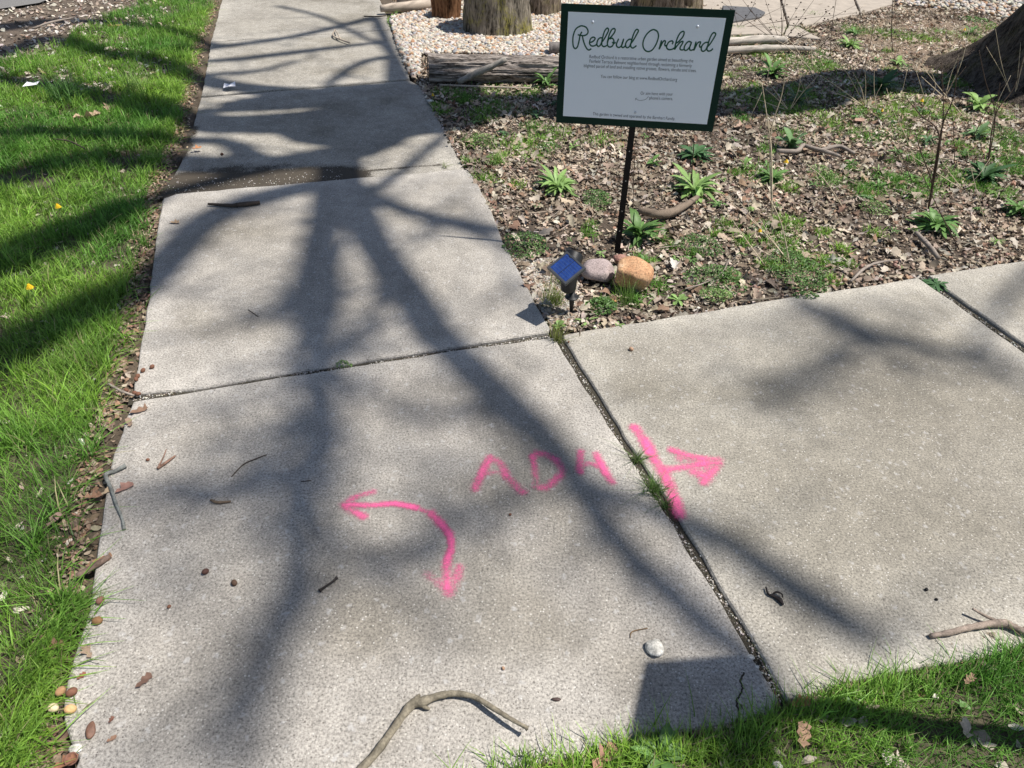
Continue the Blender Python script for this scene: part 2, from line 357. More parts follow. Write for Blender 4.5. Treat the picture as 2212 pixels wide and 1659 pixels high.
g = bulk('ground', np.c_[XY, z], F, c, M['soil'], True); tag(g, 'brown garden soil and verge under grass and leaves', 'ground', kind='structure')
def gz(x, y):
    x = np.asarray(x); y = np.asarray(y); return -.020 + .022 * (fbm(x * 4, y * 4) - .5) + .012 * (fbm(x * 17, y * 17) - .5)

# ---------------- pavement ----------------
walk = empty('sidewalk', (0, 0, 0)); tag(walk, 'weathered concrete pavement of large slabs meeting at a corner', 'pavement', kind='structure')
slabpoly('slab', [(287, 866), (600, 815), (760, 792), (1000, 753), (1198, 728), (1250, 812), (1330, 940), (1440, 1110), (1560, 1305), (1680, 1508), (1672, 1535), (1590, 1562), (1400, 1590), (1350, 1600), (1150, 1648), (1000, 1690), (860, 1760), (120, 1760), (168, 1640), (130, 1560),
                  (142, 1470), (190, 1320), (205, 1220), (222, 1100), (245, 980), (262, 930)], M['concrete'], walk)
slabpoly('slab', [(352, 428), (380, 418), (560, 402), (760, 385), (1012, 364), (1050, 430), (1095, 535), (1150, 640), (1188, 706), (1185, 716), (1000, 745), (760, 783), (560, 815), (400, 842), (287, 850), (300, 760), (313, 700), (326, 600), (340, 490)], M['concrete'], walk)
dipx = lambda x, y: -.012
slabpoly('slab', [(340, 440), (380, 432), (560, 414), (760, 398), (1014, 376), (1003, 357), (985, 325), (950, 255), (925, 205), (905, 178), (885, 168), (760, 179), (600, 191), (433, 205), (420, 250), (400, 320), (370, 380)], M['concrete_old'], walk, -.018)
slabpoly('slab', [(434, 203), (600, 189), (760, 177), (885, 166), (872, 130), (852, 82), (845, 62), (740, 69), (600, 78), (455, 88), (448, 130)], M['concrete_old'], walk, -.010)
slabpoly('slab', [(455, 86), (600, 76.5), (740, 67.5), (844, 60), (835, 30), (820, -4), (795, -70), (500, -70), (478, 0)], M['concrete_old'], walk, -.011)
slabpoly('slab', [(1218, 733), (1214, 722), (1400, 692), (1640, 652), (1850, 620), (1983, 599), (2060, 652), (2200, 752), (2430, 915), (2700, 1110), (2620, 1305), (2212, 1392), (2080, 1427), (1950, 1447), (1830, 1470), (1750, 1502), (1702, 1515),
                  (1580, 1305), (1460, 1110), (1350, 940), (1268, 812)], M['concrete_right'], walk, tone=(.26, .22))
slabpoly('slab', [(2005, 594), (2212, 562), (2500, 520), (2900, 455), (3100, 900), (2900, 1050), (2720, 1100), (2445, 905), (2216, 744), (2075, 645)], M['concrete_right'], walk)
def strip(name, pts, wd, mat, z, parent):
    P = [np.array(G(*p))[:2] for p in pts]; P = np.array(catmull(P, 8)); T = np.gradient(P, axis=0); T /= np.linalg.norm(T, axis=1)[:, None]; Nn = np.c_[-T[:, 1], T[:, 0]]
    V = np.r_[np.c_[P - Nn * wd, np.full(len(P), z)], np.c_[P + Nn * wd, np.full(len(P), z)]]; n = len(P)
    mesh(name, V, [(i, i + 1, n + i + 1, n + i) for i in range(n - 1)], mat, parent)
for nm_, pts_, w_ in (('crack', [(1608, 1452), (1600, 1470), (1604, 1490), (1592, 1515), (1598, 1545), (1588, 1562)], .0022), ('crack', [(1180, 1600), (1150, 1560), (1100, 1545)], .0) , ('crack', [(700, 1480), (690, 1440), (702, 1400)], .0)):
    if w_:
        P_ = np.array(catmull([list(G(*p, .0008)) + [w_] for p in pts_], 6)); P_[:, 0] += rng.normal(0, .0015, len(P_)); V, F = tube(P_, 4, ((0, 0, 1), .12)); mesh(nm_, V, F, M['filler'], walk)
strip('joint_filler', [(275, 862), (560, 812), (760, 790), (1190, 724)], .02, M['filler'], -.0125, walk)
strip('joint_filler', [(1195, 700), (1212, 735), (1258, 812), (1450, 1110), (1600, 1352), (1695, 1520)], .022, M['filler'], -.0135, walk)
strip('joint_filler', [(1990, 594), (2068, 650), (2210, 750), (2440, 912), (2700, 1090)], .02, M['filler'], -.014, walk)
rd = mesh('road', [G(*p, .004) for p in ROAD], [tuple(range(len(ROAD)))[::-1]], M['road']); tag(rd, 'pale grey road surface at the top left corner', 'road', kind='structure')
pt = empty('patio', (0, 0, 0)); tag(pt, 'buff flagstone path behind the sign', 'path', kind='structure')
for poly in ([(1500, -60), (1505, 70), (1575, 75), (1635, 73), (1690, 76), (1700, 55), (1690, 20), (1670, -60)], [(1692, 77), (1773, 85), (1727, 59), (1703, 56)], [(1674, -60), (1694, 20), (1704, 54), (1730, 57), (1856, 30), (1840, -10), (1830, -60)],
             [(1834, -60), (1844, -10), (1860, 29), (1930, 8), (1925, -60)]):
    slabpoly('flagstone', poly, M['flag'], pt, .006, .03, .004)
sl = slabpoly('dark_piece', [(1560, 60), (1580, 52), (1640, 42), (1652, 32), (1630, 22), (1560, 18)], M['dark_grey'], None, .03, .024, .002); tag(sl, 'dark grey flat piece on the buff path by the sign edge', 'flat_piece')  # thin dark grey piece laid over the path

# sheets of spray paint and dirt: a grid over the marks that carries how thick the coat is
def coat(name, strokes, mat, z, res=.005, soft=1.0, thr=.02, parent=None):
    S = []
    for pts, wd, amp in strokes:
        P = np.array([np.array(G(*p))[:2] for p in pts]); P = np.array(catmull(P, 5)); S.append((P, wd, amp))
    allp = np.concatenate([s[0] for s in S]); m = max(s[1] for s in S) * 2.6 + .01
    xs = np.arange(allp[:, 0].min() - m, allp[:, 0].max() + m, res); ys = np.arange(allp[:, 1].min() - m, allp[:, 1].max() + m, res)
    A, B = np.meshgrid(xs, ys); Q = np.stack([A.ravel(), B.ravel()], 1); dens = np.zeros(len(Q))
    for P, wd, amp in S:
        best = np.full(len(Q), 9.)
        for i in range(len(P) - 1):
            a, b = P[i], P[i + 1]; ab = b - a; t = np.clip(((Q - a) @ ab) / (ab @ ab + 1e-12), 0, 1); d = np.linalg.norm(Q - a - t[:, None] * ab, axis=1); best = np.minimum(best, d)
        amp2 = amp * (.36 + .80 * fbm(Q[:, 0] * 24, Q[:, 1] * 24)); d = best / (wd * 1.15)
        dens = np.maximum(dens, amp2 * np.exp(-(d ** 2) * .62 * soft) + .20 * amp * np.exp(-d * .5))
    n = len(xs); idx = np.arange(len(Q)).reshape(len(ys), n); F = np.stack([idx[:-1, :-1].ravel(), idx[:-1, 1:].ravel(), idx[1:, 1:].ravel(), idx[1:, :-1].ravel()], 1)
    F = F[dens[F].max(1) > thr]; used = np.unique(F); mp = -np.ones(len(Q), int); mp[used] = np.arange(len(used))
    V = np.c_[Q, np.full(len(Q), z)][used]; o = bulk(name, V, mp[F], None, mat, False, parent)
    a = o.data.attributes.new('dens', 'FLOAT', 'POINT'); a.data.foreach_set('value', dens[used].astype(np.float32)); return o
o = coat('paint_arrow', [([(742, 1091), (806, 1092), (848, 1089), (884, 1094), (900, 1098)], .0085, 1.0), ([(900, 1098), (918, 1105), (932, 1112)], .007, .7), ([(932, 1109), (952, 1131), (971, 1154)], .011, .95), ([(971, 1154), (976, 1180), (968, 1207)], .009, 1.0),
    ([(968, 1207), (964, 1235), (968, 1270)], .011, .85), ([(742, 1091), (767, 1075), (806, 1063)], .011, .72), ([(742, 1091), (761, 1104), (786, 1117)], .011, .9),
    ([(972, 1284), (955, 1262), (924, 1241)], .014, .55), ([(974, 1284), (985, 1255), (991, 1227)], .014, .62), ([(968, 1262), (972, 1280)], .014, .7)], M['pink'], .0025)
tag(o, 'pink sprayed arrow bent at a right angle with heads at both ends', 'paint mark')
LG = 'pink sprayed letters'
o = coat('paint_letter', [([(1027, 1057), (1045, 1015), (1060, 991)], .013, .85), ([(1058, 990), (1082, 1003), (1099, 1036), (1129, 1063)], .013, .82), ([(1045, 1026), (1075, 1020), (1093, 1027)], .011, .6)], M['pink'], .0025)
tag(o, 'pink sprayed letter A, leftmost of the letters on the near slab', 'paint mark', LG)
o = coat('paint_letter', [([(1151, 985), (1156, 1021), (1156, 1050)], .010, .8), ([(1156, 1051), (1180, 1054), (1198, 1039), (1213, 1021), (1206, 1000), (1183, 984), (1160, 979)], .013, .78)], M['pink'], .0025)
tag(o, 'pink sprayed letter D between the two other letters, half in shadow', 'paint mark', LG)
o = coat('paint_letter', [([(1255, 976), (1252, 1000), (1253, 1021)], .011, .95), ([(1253, 1010), (1273, 1002), (1290, 1008)], .010, .7), ([(1288, 982), (1303, 1012), (1322, 1042)], .012, .9)], M['pink'], .0025)
tag(o, 'pink sprayed letter like an H crossed by the branch shadow', 'paint mark', LG)
o = coat('paint_line', [([(1372, 925), (1402, 970), (1423, 1009), (1444, 1045), (1468, 1111)], .0165, .98)], M['pink'], .0025)
tag(o, 'thick pink sprayed line beside the weedy joint', 'paint mark')
o = coat('paint_arrow', [([(1438, 1014), (1468, 1012), (1513, 1003), (1552, 1000)], .013, .85), ([(1553, 994), (1498, 988), (1450, 973)], .013, .8), ([(1553, 1002), (1537, 1021), (1520, 1043)], .014, .78), ([(1500, 1020), (1525, 1030)], .02, .75), ([(1470, 990), (1520, 1000), (1530, 1012)], .02, .6)], M['pink'], .0027)
tag(o, 'pink sprayed arrow pointing right on the right-hand slab', 'paint mark')
o = coat('dirt', [([(400, 385), (480, 384), (580, 378), (690, 372), (750, 374)], .085, 1.5), ([(350, 410), (420, 402), (600, 390), (745, 378)], .05, 1.8), ([(350, 405), (395, 392), (470, 392), (600, 380), (740, 366)], .035, 1.25), ([(370, 350), (400, 320), (415, 270)], .03, .8), ([(760, 366), (850, 358), (950, 350)], .012, .75),
                  ([(430, 372), (500, 364), (600, 360)], .09, .7)], M['dirt'], -.0155, .012)
tag(o, 'dark washed dirt and grit on the sunken slab above the raised joint', 'dirt', kind='stuff')

# ---------------- scattering ----------------
def sample(poly, n, box_, margin=None):
    """n-ish world points inside an outline of the photograph"""
    x0, x1, y0, y1 = box_; P = np.c_[rng.uniform(x0, x1, n), rng.uniform(y0, y1, n)]; q, D = proj_np(np.c_[P, np.zeros(n)])
    k = inpoly(q, poly); return P[k], q[k], D[k]
def leaf_template(kind):
    """dry leaf: stations along the midrib with left, mid, right points; unit length"""
    st = {0: [0, .18, .36, .54, .72, .88, 1], 1: [0, .3, .62, 1], 2: [0, .5, 1]}[kind]; V = []
    hw = {0: [.02, .22, .13, .34, .20, .26, .02], 1: [.08, .30, .26, .05], 2: [.22, .36, .16]}[kind]
    for s, h in zip(st, hw):
        h2 = h * rng.uniform(.7, 1.3); h3 = h * rng.uniform(.7, 1.3)
        V += [(s + rng.uniform(-.05, .05), h2, 0), (s, 0, 0), (s + rng.uniform(-.05, .05), -h3, 0)]
    V = np.array(V); V[:, 0] -= .5; F = []
    for i in range(len(st) - 1): a = 3 * i; F += [(a, a + 1, a + 4, a + 3), (a + 1, a + 2, a + 5, a + 4)]
    return V, np.array(F)
def bend(V, cross, along, twist):
    V = V.copy(); V[:, 2] = cross * V[:, 1] ** 2 * 3 + along * V[:, 0] ** 2 * 1.5 + twist * V[:, 0] * V[:, 1] * 2; V[:, 1] *= (1 - .3 * abs(cross)); return V
def place(templates, pos, scale, cols, tilt=.35, zoff=.3, sq=None):
    """many copies of a few templates as one array"""
    Vs = []; Fs = []; Cs = []; off = 0; which = rng.integers(0, len(templates), len(pos))
    for ti, (V, F) in enumerate(templates):
        k = np.where(which == ti)[0]; n = len(k)
        if not n: continue
        a = rng.uniform(0, 2 * math.pi, n); tx = rng.normal(0, tilt, n); ty = rng.normal(0, tilt, n)
        ca, sa, cx, sx, cy, sy = np.cos(a), np.sin(a), np.cos(tx), np.sin(tx), np.cos(ty), np.sin(ty)
        x, y, z = V[:, 0][None], V[:, 1][None], V[:, 2][None]; s = scale[k][:, None]
        x = x * s; y = y * s; z = z * s * (1 if sq is None else sq[k][:, None])
        y, z = y * cx[:, None] - z * sx[:, None], y * sx[:, None] + z * cx[:, None]
        x, z = x * cy[:, None] + z * sy[:, None], -x * sy[:, None] + z * cy[:, None]
        x, y = x * ca[:, None] - y * sa[:, None], x * sa[:, None] + y * ca[:, None]
        zmin = z.min(1)[:, None]
        P = np.stack([x + pos[k, 0][:, None], y + pos[k, 1][:, None], z - zmin * zoff * 2 + pos[k, 2][:, None]], 2)
        Vs.append(P.reshape(-1, 3)); nv = len(V); Fs.append((F[None] + (np.arange(n) * nv)[:, None, None] + off).reshape(-1, F.shape[1])); Cs.append(np.repeat(cols[k], nv, 0)); off += n * nv
    return np.concatenate(Vs), np.concatenate(Fs), np.concatenate(Cs)
def palette(cols, n, var=.15):
    cols = np.array(cols); k = rng.integers(0, len(cols), n); return cols[k] * rng.uniform(1 - var, 1 + var, (n, 1)) * rng.uniform(.95, 1.05, (n, 3))
ico_cache = {}
def ico(sub=1):
    if sub in ico_cache: return ico_cache[sub]
    import bmesh; bm = bmesh.new(); bmesh.ops.create_icosphere(bm, subdivisions=sub, radius=.5); V = np.array([v.co[:] for v in bm.verts]); F = np.array([[v.index for v in f.verts] for f in bm.faces]); bm.free(); ico_cache[sub] = (V, F); return V, F
def pebble_templates(n=6, sub=1, flat=.6):
    out = []
    for i in range(n):
        V, F = ico(sub); V = V * (1 + rng.normal(0, .10, (len(V), 1))); V = V * np.array([1, rng.uniform(.65, .95), flat * rng.uniform(.8, 1.1)]); out.append((V, F))
    return out

BX = (-1.5, 7.5, 1.9, 11.5)
# leaf litter of the garden bed
DRY = [(.60, .52, .43), (.50, .43, .35), (.70, .63, .54), (.43, .36, .29), (.74, .69, .62), (.36, .29, .23), (.55, .46, .38), (.42, .28, .21), (.28, .23, .19), (.64, .59, .53)]
tmpl_big = [(bend(*((leaf_template(0)[0]), rng.uniform(-.5, .9), rng.uniform(-.5, .6), rng.uniform(-.6, .6))), leaf_template(0)[1]) for _ in range(10)]
tmpl_mid = [(bend(leaf_template(1)[0], rng.uniform(-.7, 1.0), rng.uniform(-.6, .7), rng.uniform(-.8, .8)), leaf_template(1)[1]) for _ in range(10)]
tmpl_sml = [(bend(leaf_template(2)[0], rng.uniform(-.6, .8), rng.uniform(-.5, .6), rng.uniform(-.7, .7)), leaf_template(2)[1]) for _ in range(8)]
def litter(n, tm, s0, s1, keepfun, dz=0.0, tilt=.35):
    P, q, D = sample(BED, n, BX); dens = keepfun(P, q, D); k = rng.random(len(P)) < dens; P, q = P[k], q[k]
    pos = np.c_[P, gz(P[:, 0], P[:, 1]) + dz + rng.uniform(0, .008, len(P))]; sc = rng.uniform(0, 1, len(P)) ** 1.6 * (s1 - s0) + s0; cl = (.38 + .80 * fbm(P[:, 0] * 3.5 + 2, P[:, 1] * 3.5))[:, None]
    return place(tm, pos, sc, palette(DRY, len(P), .25) * cl * np.array([1.04, 1., .93]), tilt)
def kf(P, q, D):
    d = .5 + .5 * np.clip((fbm(P[:, 0] * 2.2, P[:, 1] * 2.2) - .32) * 3, 0, 1)
    d[inpoly(q, BARE)] *= .5; d[inpoly(q, GRAVEL1)] *= .03; d[inpoly(q, GRAVEL2)] *= .03; d[inpoly(q, PATIO)] *= .02
    d[(q[:, 0] > 2250) | (q[:, 1] < -40)] *= .35; return d
parts = [litter(300000, tmpl_sml, .008, .028, kf, 0, .4), litter(120000, tmpl_mid, .016, .046, kf, .003, .35), litter(20000, tmpl_big, .035, .08, kf, .006, .28)]
off = 0; VV = []; FF = []; CC = []
for V, F, C in parts: VV.append(V); FF.append(F + off); CC.append(C); off += len(V)
o = bulk('leaf_litter', np.concatenate(VV), np.concatenate(FF), np.concatenate(CC), M['dry'])
tag(o, 'broken tan and brown oak leaves covering the garden bed', 'leaf litter', kind='stuff')
# thatch: dead leaves and straw under the grass and along its ragged edge
def edge_pts(line, n, wd):
    L = np.array([np.array(G(*p))[:2] for p in line]); seg = np.linalg.norm(np.diff(L, axis=0), axis=1); k = rng.choice(len(seg), n, p=seg / seg.sum()); t = rng.random(n)[:, None]
    P = L[k] * (1 - t) + L[k + 1] * t; T = (L[k + 1] - L[k]) / seg[k][:, None]; return P + np.c_[-T[:, 1], T[:, 0]] * (rng.normal(0, wd, n))[:, None]
EDGE_L = [(470, 0), (432, 100), (418, 180), (390, 300), (345, 395), (330, 480), (308, 600), (297, 700), (270, 800), (245, 900), (215, 1000), (195, 1100), (185, 1180), (165, 1290), (150, 1370), (115, 1450), (95, 1540), (110, 1600), (130, 1700)]
EDGE_R = [(1060, 1665), (1190, 1640), (1340, 1607), (1400, 1600), (1590, 1568), (1700, 1524), (1850, 1470), (1950, 1450), (2090, 1428), (2250, 1385)]
EDGE_B = [(850, 60), (885, 160), (905, 180), (960, 280), (1010, 365), (1095, 540), (1187, 706), (1215, 716), (1400, 690), (1640, 648), (1985, 597), (2212, 560)]
VV = []; FF = []; CC = []; off = 0
BROWN = [(.30, .21, .15), (.42, .32, .23), (.20, .14, .10), (.50, .41, .31), (.36, .22, .15), (.26, .20, .15)]
e1 = edge_pts(EDGE_L, 5200, .028) - np.array([.03, 0]); e2 = edge_pts(EDGE_R, 500, .02); P0, _, _ = sample(LAWN_L, 9000, (-6, 0, .3, 9)); P1, _, _ = sample(LAWN_R, 700, (-.3, 2.5, .1, 1.4))
e3 = edge_pts(EDGE_B, 900, .018)
ok3 = ~inpoly(proj_np(np.c_[e3, np.zeros(len(e3))])[0], WALK); e3 = e3[ok3]
ul = np.c_[rng.uniform(-6, -2.6, 5000), rng.uniform(5, 9, 5000)]; qq, _ = proj_np(np.c_[ul, np.zeros(len(ul))]); ul = ul[(qq[:, 0] < 360) & (qq[:, 1] < 190) & ~inpoly(qq, ROAD)]
for P, tm, s0, s1, pal in ((e1, tmpl_mid, .007, .030, BROWN), (e2, tmpl_mid, .010, .03, BROWN), (e3, tmpl_sml, .010, .03, DRY), (P0, tmpl_mid, .012, .038, DRY[:6]), (P1, tmpl_mid, .015, .05, DRY[:6]), (ul, tmpl_mid, .02, .06, DRY)):
    V, F, C = place(tm, np.c_[P, gz(P[:, 0], P[:, 1]) + .006], rng.uniform(s0, s1, len(P)), palette(pal, len(P), .25), .35); VV.append(V); FF.append(F + off); CC.append(C); off += len(V)
o = bulk('dry_thatch', np.concatenate(VV), np.concatenate(FF), np.concatenate(CC), M['dry']); tag(o, 'small dead leaf scraps under the lawn and along slab edges', 'leaf scraps', kind='stuff')

# gravel
pebs = pebble_templates(8, 2, .62)
def gravel(name, poly, n, box_, s0, s1, pal, label, dz=.0, extra=None, tm=None):
    P, q, D = sample(poly, n, box_)
    if extra is not None: P = np.r_[P, extra]
    V, F, C = place(tm or pebs, np.c_[P, (gz(P[:, 0], P[:, 1]) + dz) if tm else rng.uniform(-.008, .006, len(P))], rng.uniform(s0, s1, len(P)), palette(pal, len(P), .15), .3, .35)
    o = bulk(name, V, F, C, M['stone'], True); tag(o, label, 'gravel', kind='stuff'); return o
WHITE = [(.58, .52, .44), (.64, .60, .54), (.48, .41, .33), (.52, .48, .43), (.38, .33, .28), (.55, .42, .30), (.42, .25, .15), (.36, .36, .37), (.68, .64, .57), (.60, .54, .46)]
gb = mesh('gravel_bed', [G(*p, -.004) for p in GRAVEL1], [tuple(range(len(GRAVEL1)))[::-1]], M['filler']); tag(gb, 'pale pebble surfacing round the stumps', 'gravel bed', kind='structure')
gravel('gravel', GRAVEL1, 90000, (-1.7, 2.6, 5, 9.5), .014, .052, WHITE, 'white and buff river pebbles spread round the mossy stumps')
gravel('gravel', GRAVEL2, 18000, (3.5, 9.5, 7.0, 13.), .03, .07, WHITE, 'white pebbles in the far top right corner')
small = pebble_templates(6, 1, .7)
GREYP = [(.50, .46, .40), (.36, .33, .30), (.62, .58, .52), (.28, .24, .20), (.45, .36, .28)]
POCKET = [(1135, 600), (1125, 560), (1150, 555), (1220, 550), (1260, 620), (1250, 700), (1200, 705), (1188, 690)]
gravel('gravel', POCKET, 14000, (0, .5, 2.3, 3.0), .008, .018, GREYP, 'fine grey pebbles in the bed corner round the solar light', .0, None, small)
# grit in the open joints and on the sunken slab
def along(line, n, wd, z): 
    P = edge_pts(line, n, wd); return np.c_[P, np.full(n, z)]
jp = [along([(285, 858), (560, 810), (760, 790), (1190, 722)], 2200, .006, -.012), along([(1205, 722), (1215, 745), (1258, 812), (1340, 950), (1450, 1120), (1590, 1330), (1690, 1512)], 1400, .006, -.013), along([(1990, 594), (2068, 650), (2210, 750)], 600, .006, -.012),
      along([(1590, 1300), (1640, 1390), (1685, 1500)], 500, .006, -.010)]
dp = along([(360, 405), (480, 390), (740, 376)], 1100, .06, -.0165)
pos = np.concatenate(jp + [dp]); V, F, C = place(small, pos, rng.uniform(.0015, 1, len(pos)) ** 2 * .007 + .0015, palette([(.60, .56, .50), (.35, .31, .26), (.72, .70, .66), (.16, .13, .10), (.10, .09, .05)], len(pos), .2), .5, .2)
o = bulk('grit', V, F, C, M['stone']); tag(o, 'pale grit and crumbs packed in the pavement joints', 'grit', kind='stuff')

# grass
def blades(P, D, length, width, colfun, lean=.5, hz=None, dirs=None, z0=None):
    n = len(P); a = rng.uniform(0, 2 * math.pi, n) if dirs is None else dirs + rng.normal(0, .9, n)
    L = length * rng.uniform(.55, 1.25, n); W = width * rng.uniform(.6, 1.3, n); le = np.abs(rng.normal(0, lean, n)) + .12
    dx, dy = np.cos(a), np.sin(a); fx, fy = -dy, dx; zb = (gz(P[:, 0], P[:, 1]) if z0 is None else z0) - .004
    S = np.array([0, .35, .7, 1.0]); V = np.zeros((n, 8, 3))
    for i, s in enumerate(S):
        out = L * le * s ** 1.8 * .95; up = L * (s - .42 * np.clip(le, 0, 1.4) * s ** 2); wv = W * (1 - s ** 2 * .92) * .5
        for j, sg in enumerate((-1, 1)):
            V[:, 2 * i + j, 0] = P[:, 0] + dx * out + fx * wv * sg; V[:, 2 * i + j, 1] = P[:, 1] + dy * out + fy * wv * sg; V[:, 2 * i + j, 2] = zb + np.maximum(up, .001) + sg * wv * .3
    F0 = np.array([(0, 1, 3, 2), (2, 3, 5, 4), (4, 5, 7, 6)]); F = (F0[None] + (np.arange(n) * 8)[:, None, None]).reshape(-1, 4)
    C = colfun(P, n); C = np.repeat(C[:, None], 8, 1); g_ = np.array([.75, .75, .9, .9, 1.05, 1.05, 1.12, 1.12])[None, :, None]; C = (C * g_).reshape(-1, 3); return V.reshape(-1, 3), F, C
def gcol(P, n):
    t = np.clip((fbm(P[:, 0] * 1.6 + 5, P[:, 1] * 1.6) - .3) * 2.5, 0, 1)[:, None]; r = rng.random((n, 1))
    a = np.array([.095, .25, .030]); b = np.array([.26, .43, .05]); c = a * (1 - t) + b * t; c = c * (.62 + .7 * fbm(P[:, 0] * 9 + 4, P[:, 1] * 9))[:, None]; c = c * (1 - .45 * r) + np.array([.27, .54, .12]) * .45 * r
    y = rng.random(n) < .06; c[y] = np.array([.42, .38, .20]) * rng.uniform(.6, 1.1, (y.sum(), 1)); return c * rng.uniform(.6, 1.4, (n, 1))
def lawn_pts(poly, n, box_, thin):
    P, q, D = sample(poly, n, box_)
    if thin: q2 = q.copy(); q2[:, 0] += (.03 + .07 * fbm(P[:, 0] * 7, P[:, 1] * 7)) / D * FPX * .9; kk = inpoly(q2, poly) | (q[:, 0] < 0); P, q, D = P[kk], q[kk], D[kk]
    d = np.clip((fbm(P[:, 0] * 2.8 + 3, P[:, 1] * 2.8) - .29) * 5, .08, 1) * np.clip((fbm(P[:, 0] * 11, P[:, 1] * 11) - .2) * 4, .3, 1)
    inside = (q[:, 0] > -60) & (q[:, 0] < 2270) & (q[:, 1] > -40) & (q[:, 1] < 1720); d = np.where(D < 2.6, np.maximum(d, .4), d); d[~inside] *= .18
    if thin: d *= np.clip(2.4 / D, .35, 1)
    k = rng.random(len(P)) < d; return P[k], q[k], D[k]
P, q, D = lawn_pts(LAWN_L, 1050000, (-5.6, -.2, .3, 8.8), True)
LEN = .036 + .085 * fbm(P[:, 0] * 5 + 9, P[:, 1] * 5) ** 1.4; W_ = np.clip(.0011 * D, .0021, .0055)
V1, F1, C1 = blades(P, D, LEN, W_, gcol, .55)
P, q, D = lawn_pts(LAWN_R, 200000, (-.6, 3.0, .05, 1.5), False)
V2, F2, C2 = blades(P, D, .030 + .045 * fbm(P[:, 0] * 4 + 2, P[:, 1] * 4), .0026, gcol, .6)
V = np.concatenate([V1, V2]); F = np.concatenate([F1, F2 + len(V1)]); C = np.concatenate([C1, C2])
# long splayed clumps standing out of the lawn
P, q, D = sample(LAWN_L, 3000, (-5.6, -.2, .3, 8.8)); P = P[:420]; e = np.repeat(P, 26, 0); e = e + rng.normal(0, .012, e.shape); Vc, Fc, Cc = blades(e, None, rng.uniform(.07, .13, len(e)), .0040, gcol, .75)
V = np.concatenate([V, Vc]); F = np.concatenate([F, Fc + len(V) - len(Vc)]); C = np.concatenate([C, Cc * 1.12])
# longer blades leaning over the slab edges
e = np.r_[edge_pts(EDGE_L, 2200, .03) - np.array([.07, 0]), edge_pts([(170, 1290), (150, 1370), (100, 1440), (85, 1540), (50, 1620), (30, 1700)], 1800, .03) - np.array([.03, 0])]
V3, F3, C3 = blades(e, None, .075, .0032, gcol, .75, dirs=np.zeros(len(e)) + .2); F3 = F3 + len(V)
e = edge_pts(EDGE_R, 1500, .02) - np.array([0, .03]); V4, F4, C4 = blades(e, None, .075, .003, gcol, .6, dirs=np.zeros(len(e)) + 1.6); F4 = F4 + len(V) + len(V3)
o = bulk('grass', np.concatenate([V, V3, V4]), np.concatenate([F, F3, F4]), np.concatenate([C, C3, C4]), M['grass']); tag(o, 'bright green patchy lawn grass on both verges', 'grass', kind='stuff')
# thin grass and moss-like sprouts in the bed
SPR = [(1240, 45, 60), (1060, 195, 60), (1080, 235, 55), (1035, 245, 45), (1150, 165, 50), (1110, 310, 60), (1170, 300, 50), (1620, 90, 60), (1660, 110, 60), (1760, 30, 30), (1745, 130, 50), (1850, 60, 50), (1950, 75, 60), (2110, 80, 60), (2150, 60, 40), (1650, 220, 70), (1750, 240, 80),
       (1850, 180, 80), (1880, 230, 80), (1600, 200, 60), (1720, 200, 60), (1960, 290, 50), (1870, 290, 60), (1300, 300, 40), (1700, 480, 50), (1690, 520, 60), (2170, 310, 60), (2180, 350, 50), (1370, 640, 30), (1350, 620, 30), (835, 20, 22), (845, 40, 18), (855, 60, 14), (1200, 280, 40), (1130, 200, 40)]
for _ in range(110): SPR.append((random.uniform(1560, 2210), random.uniform(60, 420), random.uniform(15, 42)))
for _ in range(25): SPR.append((random.uniform(930, 1200), random.uniform(180, 400), random.uniform(15, 35)))
for _ in range(25): SPR.append((random.uniform(1250, 1900), random.uniform(480, 620), random.uniform(12, 26)))
e = []
for x, y, r in SPR:
    c0 = np.array(G(x, y))[:2]; rr = r / FPX * proj_np(np.array([[c0[0], c0[1], 0]]))[1][0]; n = int(360 * (r / 50) ** 1.2); e.append(c0 + rng.normal(0, rr * .5, (n, 2)))
e = np.concatenate(e); e = e[~inpoly(proj_np(np.c_[e, np.zeros(len(e))])[0], WALK)]; V5, F5, C5 = blades(e, None, .045, .0045, gcol, .7)
o = bulk('sprout_cover', V5, F5, C5, M['grass']); tag(o, 'thin green sprouts scattered through the leaf litter', 'ground cover', kind='stuff')

# ---------------- sign ----------------
YAW = R(-7.7); TL = R(1.2)
RX = np.array([math.cos(YAW), math.sin(YAW), 0]); NB = np.array([math.sin(YAW), -math.cos(YAW), 0]); UZ = np.array([0, 0, 1.])
UX = RX * math.cos(TL) + UZ * math.sin(TL); UU = UZ * math.cos(TL) - RX * math.sin(TL); BC = np.array([.472, 2.986, .816])
base = G(1333, 548, -.02); sign = empty('garden_sign', base)
tag(sign, 'white information sign with dark green border on a black steel post', 'sign')
W2, H2 = .33, .2285
V, F = box(BC, UX * W2, UU * H2, NB * .0022); mesh('border', V, F, M['dkgreen'], sign)
ib = .0325
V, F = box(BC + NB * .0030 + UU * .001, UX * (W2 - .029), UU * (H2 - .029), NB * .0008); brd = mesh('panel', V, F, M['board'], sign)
bd0 = BC + NB * .0046
def onboard(x, y, lift=0.0):
    d = np.array(ray(x, y)); o0 = np.array([0, 0, CAM_H]); t = np.dot(bd0 - o0, NB) / np.dot(d, NB); return o0 + d * t + NB * lift
brd['_at'] = list(base)
def stroke(pts, cx, r): 
    P = [onboard(*cx(*p)) for p in pts]; P = catmull(P, 5); return tube([list(p) + [r] for p in P], 6, (NB, .25))
cA = lambda x, y: ((1390 + .14173 * x) * .8848, (50 + .14173 * y) * .8848); cB = lambda x, y: ((1560 + .15748 * x) * .8848, (60 + .15748 * y) * .8848)
